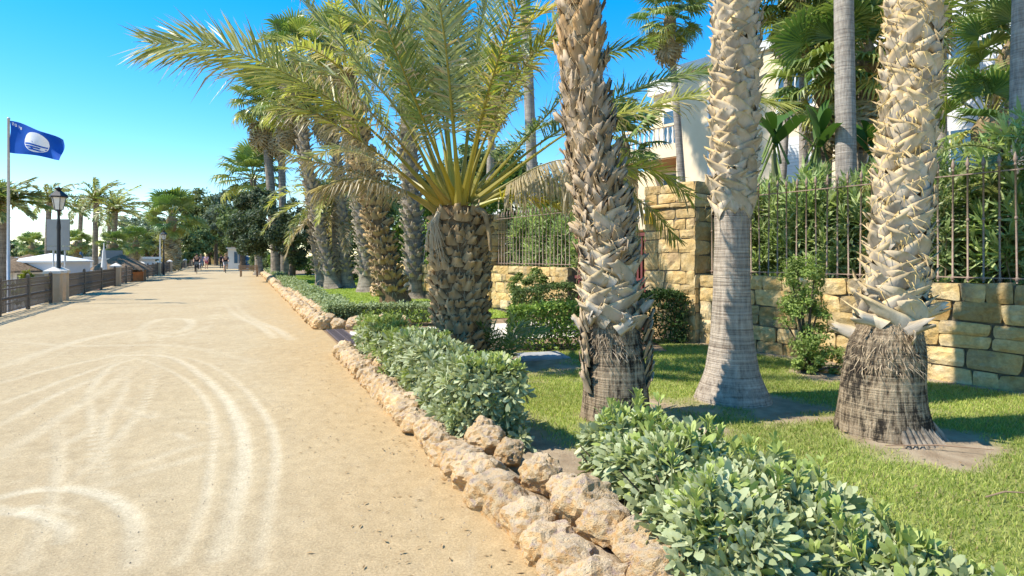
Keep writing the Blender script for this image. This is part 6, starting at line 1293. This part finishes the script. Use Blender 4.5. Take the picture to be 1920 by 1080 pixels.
# ================================================================== PEOPLE AND BICYCLES
def pmat(name, col): return plain(name, col, .8, .15, 0, .12, 20, 0)
SKIN = pmat('skin', (.50, .30, .21)); HAIR = [pmat('hair_dark', (.03, .02, .015)), pmat('hair_fair', (.30, .2, .1))]
def skinned(name, verts, edges, rads, mat, parent, sub=1):
    me = bpy.data.meshes.new(name); me.from_pydata([tuple(v) for v in verts], edges, []); o = link(name, me, parent); me.materials.append(mat)
    md = o.modifiers.new('skin', 'SKIN'); md.use_smooth_shade = True
    for i, r in enumerate(rads): me.skin_vertices[0].data[i].radius = (r, r) if np.isscalar(r) else r
    me.skin_vertices[0].data[0].use_root = True
    s = o.modifiers.new('subsurf', 'SUBSURF'); s.levels = sub; s.render_levels = sub; return o
def person(label, loc, rz, pose, top, bottom, hair, shorts=False, group='people on the promenade', lift=0):
    t = thing('person', label, 'person', loc, rz, group)
    J = {}   # x right, y forward
    if pose == 'ride':
        J = dict(pel=(0, -.12, .98), chest=(0, .10, 1.38), neck=(0, .16, 1.52), head=(0, .2, 1.68), crown=(0, .19, 1.78))
        for s, n_ in ((-1, 'L'), (1, 'R')): up = .12 if s < 0 else -.12; J.update({'sh' + n_: (.19 * s, .10, 1.45), 'el' + n_: (.25 * s, .28, 1.2), 'wr' + n_: (.24 * s, .50, 1.08), 'ha' + n_: (.24 * s, .57, 1.06), 'hi' + n_: (.1 * s, -.1, .93), 'kn' + n_: (.12 * s, .27, .70 + up), 'an' + n_: (.12 * s, .10, .32 + up), 'to' + n_: (.12 * s, .27, .28 + up)})
    else:
        J = dict(pel=(0, 0, .95), chest=(0, .02, 1.32), neck=(0, .02, 1.5), head=(0, .04, 1.64), crown=(0, .03, 1.74))
        for s, n_ in ((-1, 'L'), (1, 'R')): J.update({'sh' + n_: (.19 * s, .0, 1.43), 'el' + n_: (.24 * s, -.05 * s, 1.15), 'wr' + n_: (.25 * s, .1 * s, .92), 'ha' + n_: (.25 * s, .14 * s, .84), 'hi' + n_: (.1 * s, 0, .9), 'kn' + n_: (.1 * s, .12 * s + .04, .5), 'an' + n_: (.1 * s, .18 * s, .09), 'to' + n_: (.11 * s, .18 * s + .15, .04)})
    def chain(name, names, ed, rad, mat, sub=1): skinned(name, [J[q] for q in names], [(names.index(a), names.index(b)) for a, b in ed], [rad[q[:2]] for q in names], mat, t, sub)
    R = dict(pe=.15, ch=(.17, .12), ne=.06, he=.10, cr=.075, sh=.07, el=.045, wr=.033, ha=.04, hi=.095, kn=.06, an=.042, to=.035)
    nm = list(J); ed = [('pel', 'chest'), ('chest', 'neck'), ('neck', 'head'), ('head', 'crown')]
    for n_ in 'LR': ed += [('chest', 'sh' + n_), ('sh' + n_, 'el' + n_), ('el' + n_, 'wr' + n_), ('wr' + n_, 'ha' + n_), ('pel', 'hi' + n_), ('hi' + n_, 'kn' + n_), ('kn' + n_, 'an' + n_), ('an' + n_, 'to' + n_)]
    chain('body', nm, ed, R, SKIN)
    R2 = {k: (v * 1.16 + .008 if np.isscalar(v) else (v[0] * 1.12, v[1] * 1.14)) for k, v in R.items()}
    for n_ in 'LR': J['se' + n_] = tuple(.35 * np.array(J['sh' + n_]) + .65 * np.array(J['el' + n_])); J['sk' + n_] = tuple(.25 * np.array(J['hi' + n_]) + .75 * np.array(J['kn' + n_]))
    R2['se'] = .065; R2['sk'] = .095
    chain('shirt', ['pel', 'chest', 'shL', 'seL', 'shR', 'seR'], [('pel', 'chest'), ('chest', 'shL'), ('shL', 'seL'), ('chest', 'shR'), ('shR', 'seR')], R2, top)
    R3 = dict(R2); R3['pe'] = .172
    if shorts: chain('shorts', ['pel', 'hiL', 'skL', 'hiR', 'skR'], [('pel', 'hiL'), ('hiL', 'skL'), ('pel', 'hiR'), ('hiR', 'skR')], R3, bottom)
    else: chain('trousers', ['pel', 'hiL', 'knL', 'anL', 'hiR', 'knR', 'anR'], [('pel', 'hiL'), ('hiL', 'knL'), ('knL', 'anL'), ('pel', 'hiR'), ('hiR', 'knR'), ('knR', 'anR')], R3, bottom)
    h = np.array(J['head']); a = Acc(); a.lathe(h + (0, -.025, -.02), [(.085, -.02), (.112, .05), (.10, .12), (.05, .165), (.005, .175)], 12); a.build('hair', hair, t, True)
    for n_ in 'LR': f_ = np.array(J['to' + n_]); Acc().box(f_ + (0, -.06, 0), (.10, .27, .08)).build('shoe', M['black'], t)
    return t
def bicycle(label, loc, rz):
    t = thing('bicycle', label, 'bicycle', loc, rz, 'bicycles on the promenade'); fm = pmat('bike_paint', (.25, .26, .28))
    for y in (-.5, .55):
        w = link('wheel', None, t, (0, y, .34)); a = Acc(); th = np.linspace(0, 2 * PI, 25); a.tube(np.stack([0 * th, .325 * np.cos(th), .325 * np.sin(th)], -1), .022, 6, cap=False); a.build('tyre', M['tyre'], w)
        a = Acc()
        for k in range(8): a.tube([(0, 0, 0), (0, .31 * math.cos(k * PI / 4), .31 * math.sin(k * PI / 4))], .004, 3)
        a.build('spokes', M['steel'], w)
    a = Acc()
    for p_, q_ in (((0, -.5, .34), (0, -.02, .3)), ((0, -.02, .3), (0, -.16, .86)), ((0, -.5, .34), (0, -.14, .76)), ((0, -.02, .3), (0, .40, .78)), ((0, -.14, .76), (0, .40, .84)), ((0, .40, .9), (0, .55, .34))): a.tube([p_, q_], .02, 6)
    a.build('frame', fm, t); a = Acc(); a.tube([(0, .40, .85), (0, .42, 1.04)], .016, 6); a.tube([(-.28, .48, 1.04), (0, .44, 1.05), (.28, .48, 1.04)], .016, 6); a.build('handlebar', M['black'], t)
    a = Acc(); a.lathe((0, -.17, .86), [(.03, 0), (.1, .03), (.11, .06), (.05, .09)], 8); a.build('saddle', M['black'], t)
    a = Acc(); a.box((0, .62, .95), (.34, .24, .24)); a.build('basket', M['greyboard'], t); return t
BLK = pmat('cloth_black', (.018, .018, .022)); NAVY = pmat('cloth_navy', (.03, .035, .06)); PINK = pmat('cloth_pink', (.62, .42, .50)); RED = pmat('cloth_red', (.5, .13, .14)); LIL = pmat('cloth_lilac', (.32, .28, .42)); GRY = pmat('cloth_grey', (.42, .40, .42))
PF = math.atan2(-1, SL * -1) ; toward = PI - math.atan2(SL, 1) * 0 ; 
face_cam = PI + .43; away = .43
for px, py, rz, lbp, lbb, tp, bt_, hr, sh in ((369, 513, face_cam, 'cyclist in black top riding beside the railing', 'bicycle under the cyclist in black top by the railing', BLK, BLK, HAIR[0], False), (377, 507, face_cam, 'cyclist in lilac top just behind the rider in black', 'bicycle under the cyclist in lilac top', LIL, GRY, HAIR[1], False), (423, 512, face_cam, 'cyclist in black shirt and light shorts in the middle of the path', 'bicycle ridden down the middle of the path', BLK, GRY, HAIR[1], True), (433, 503, face_cam, 'cyclist in navy shirt by the white booth', 'bicycle ridden past the white booth', NAVY, GRY, HAIR[0], True)):
    p = gp(px, py); bicycle(lbb, (p[0], p[1], .014), rz + .05); person(lbp, (p[0], p[1], .014), rz + .05, 'ride', tp, bt_, hr, sh)
for px, py, rz, lbp, tp, bt_, hr, sh in ((387, 504, face_cam, 'walker in pink top and red shorts on the promenade', PINK, RED, HAIR[1], True), (415, 503, away, 'walker in dark clothes beside the middle cyclist', BLK, BLK, HAIR[0], False)):
    p = gp(px, py); person(lbp, (p[0], p[1], .014), rz, 'walk', tp, bt_, hr, sh)
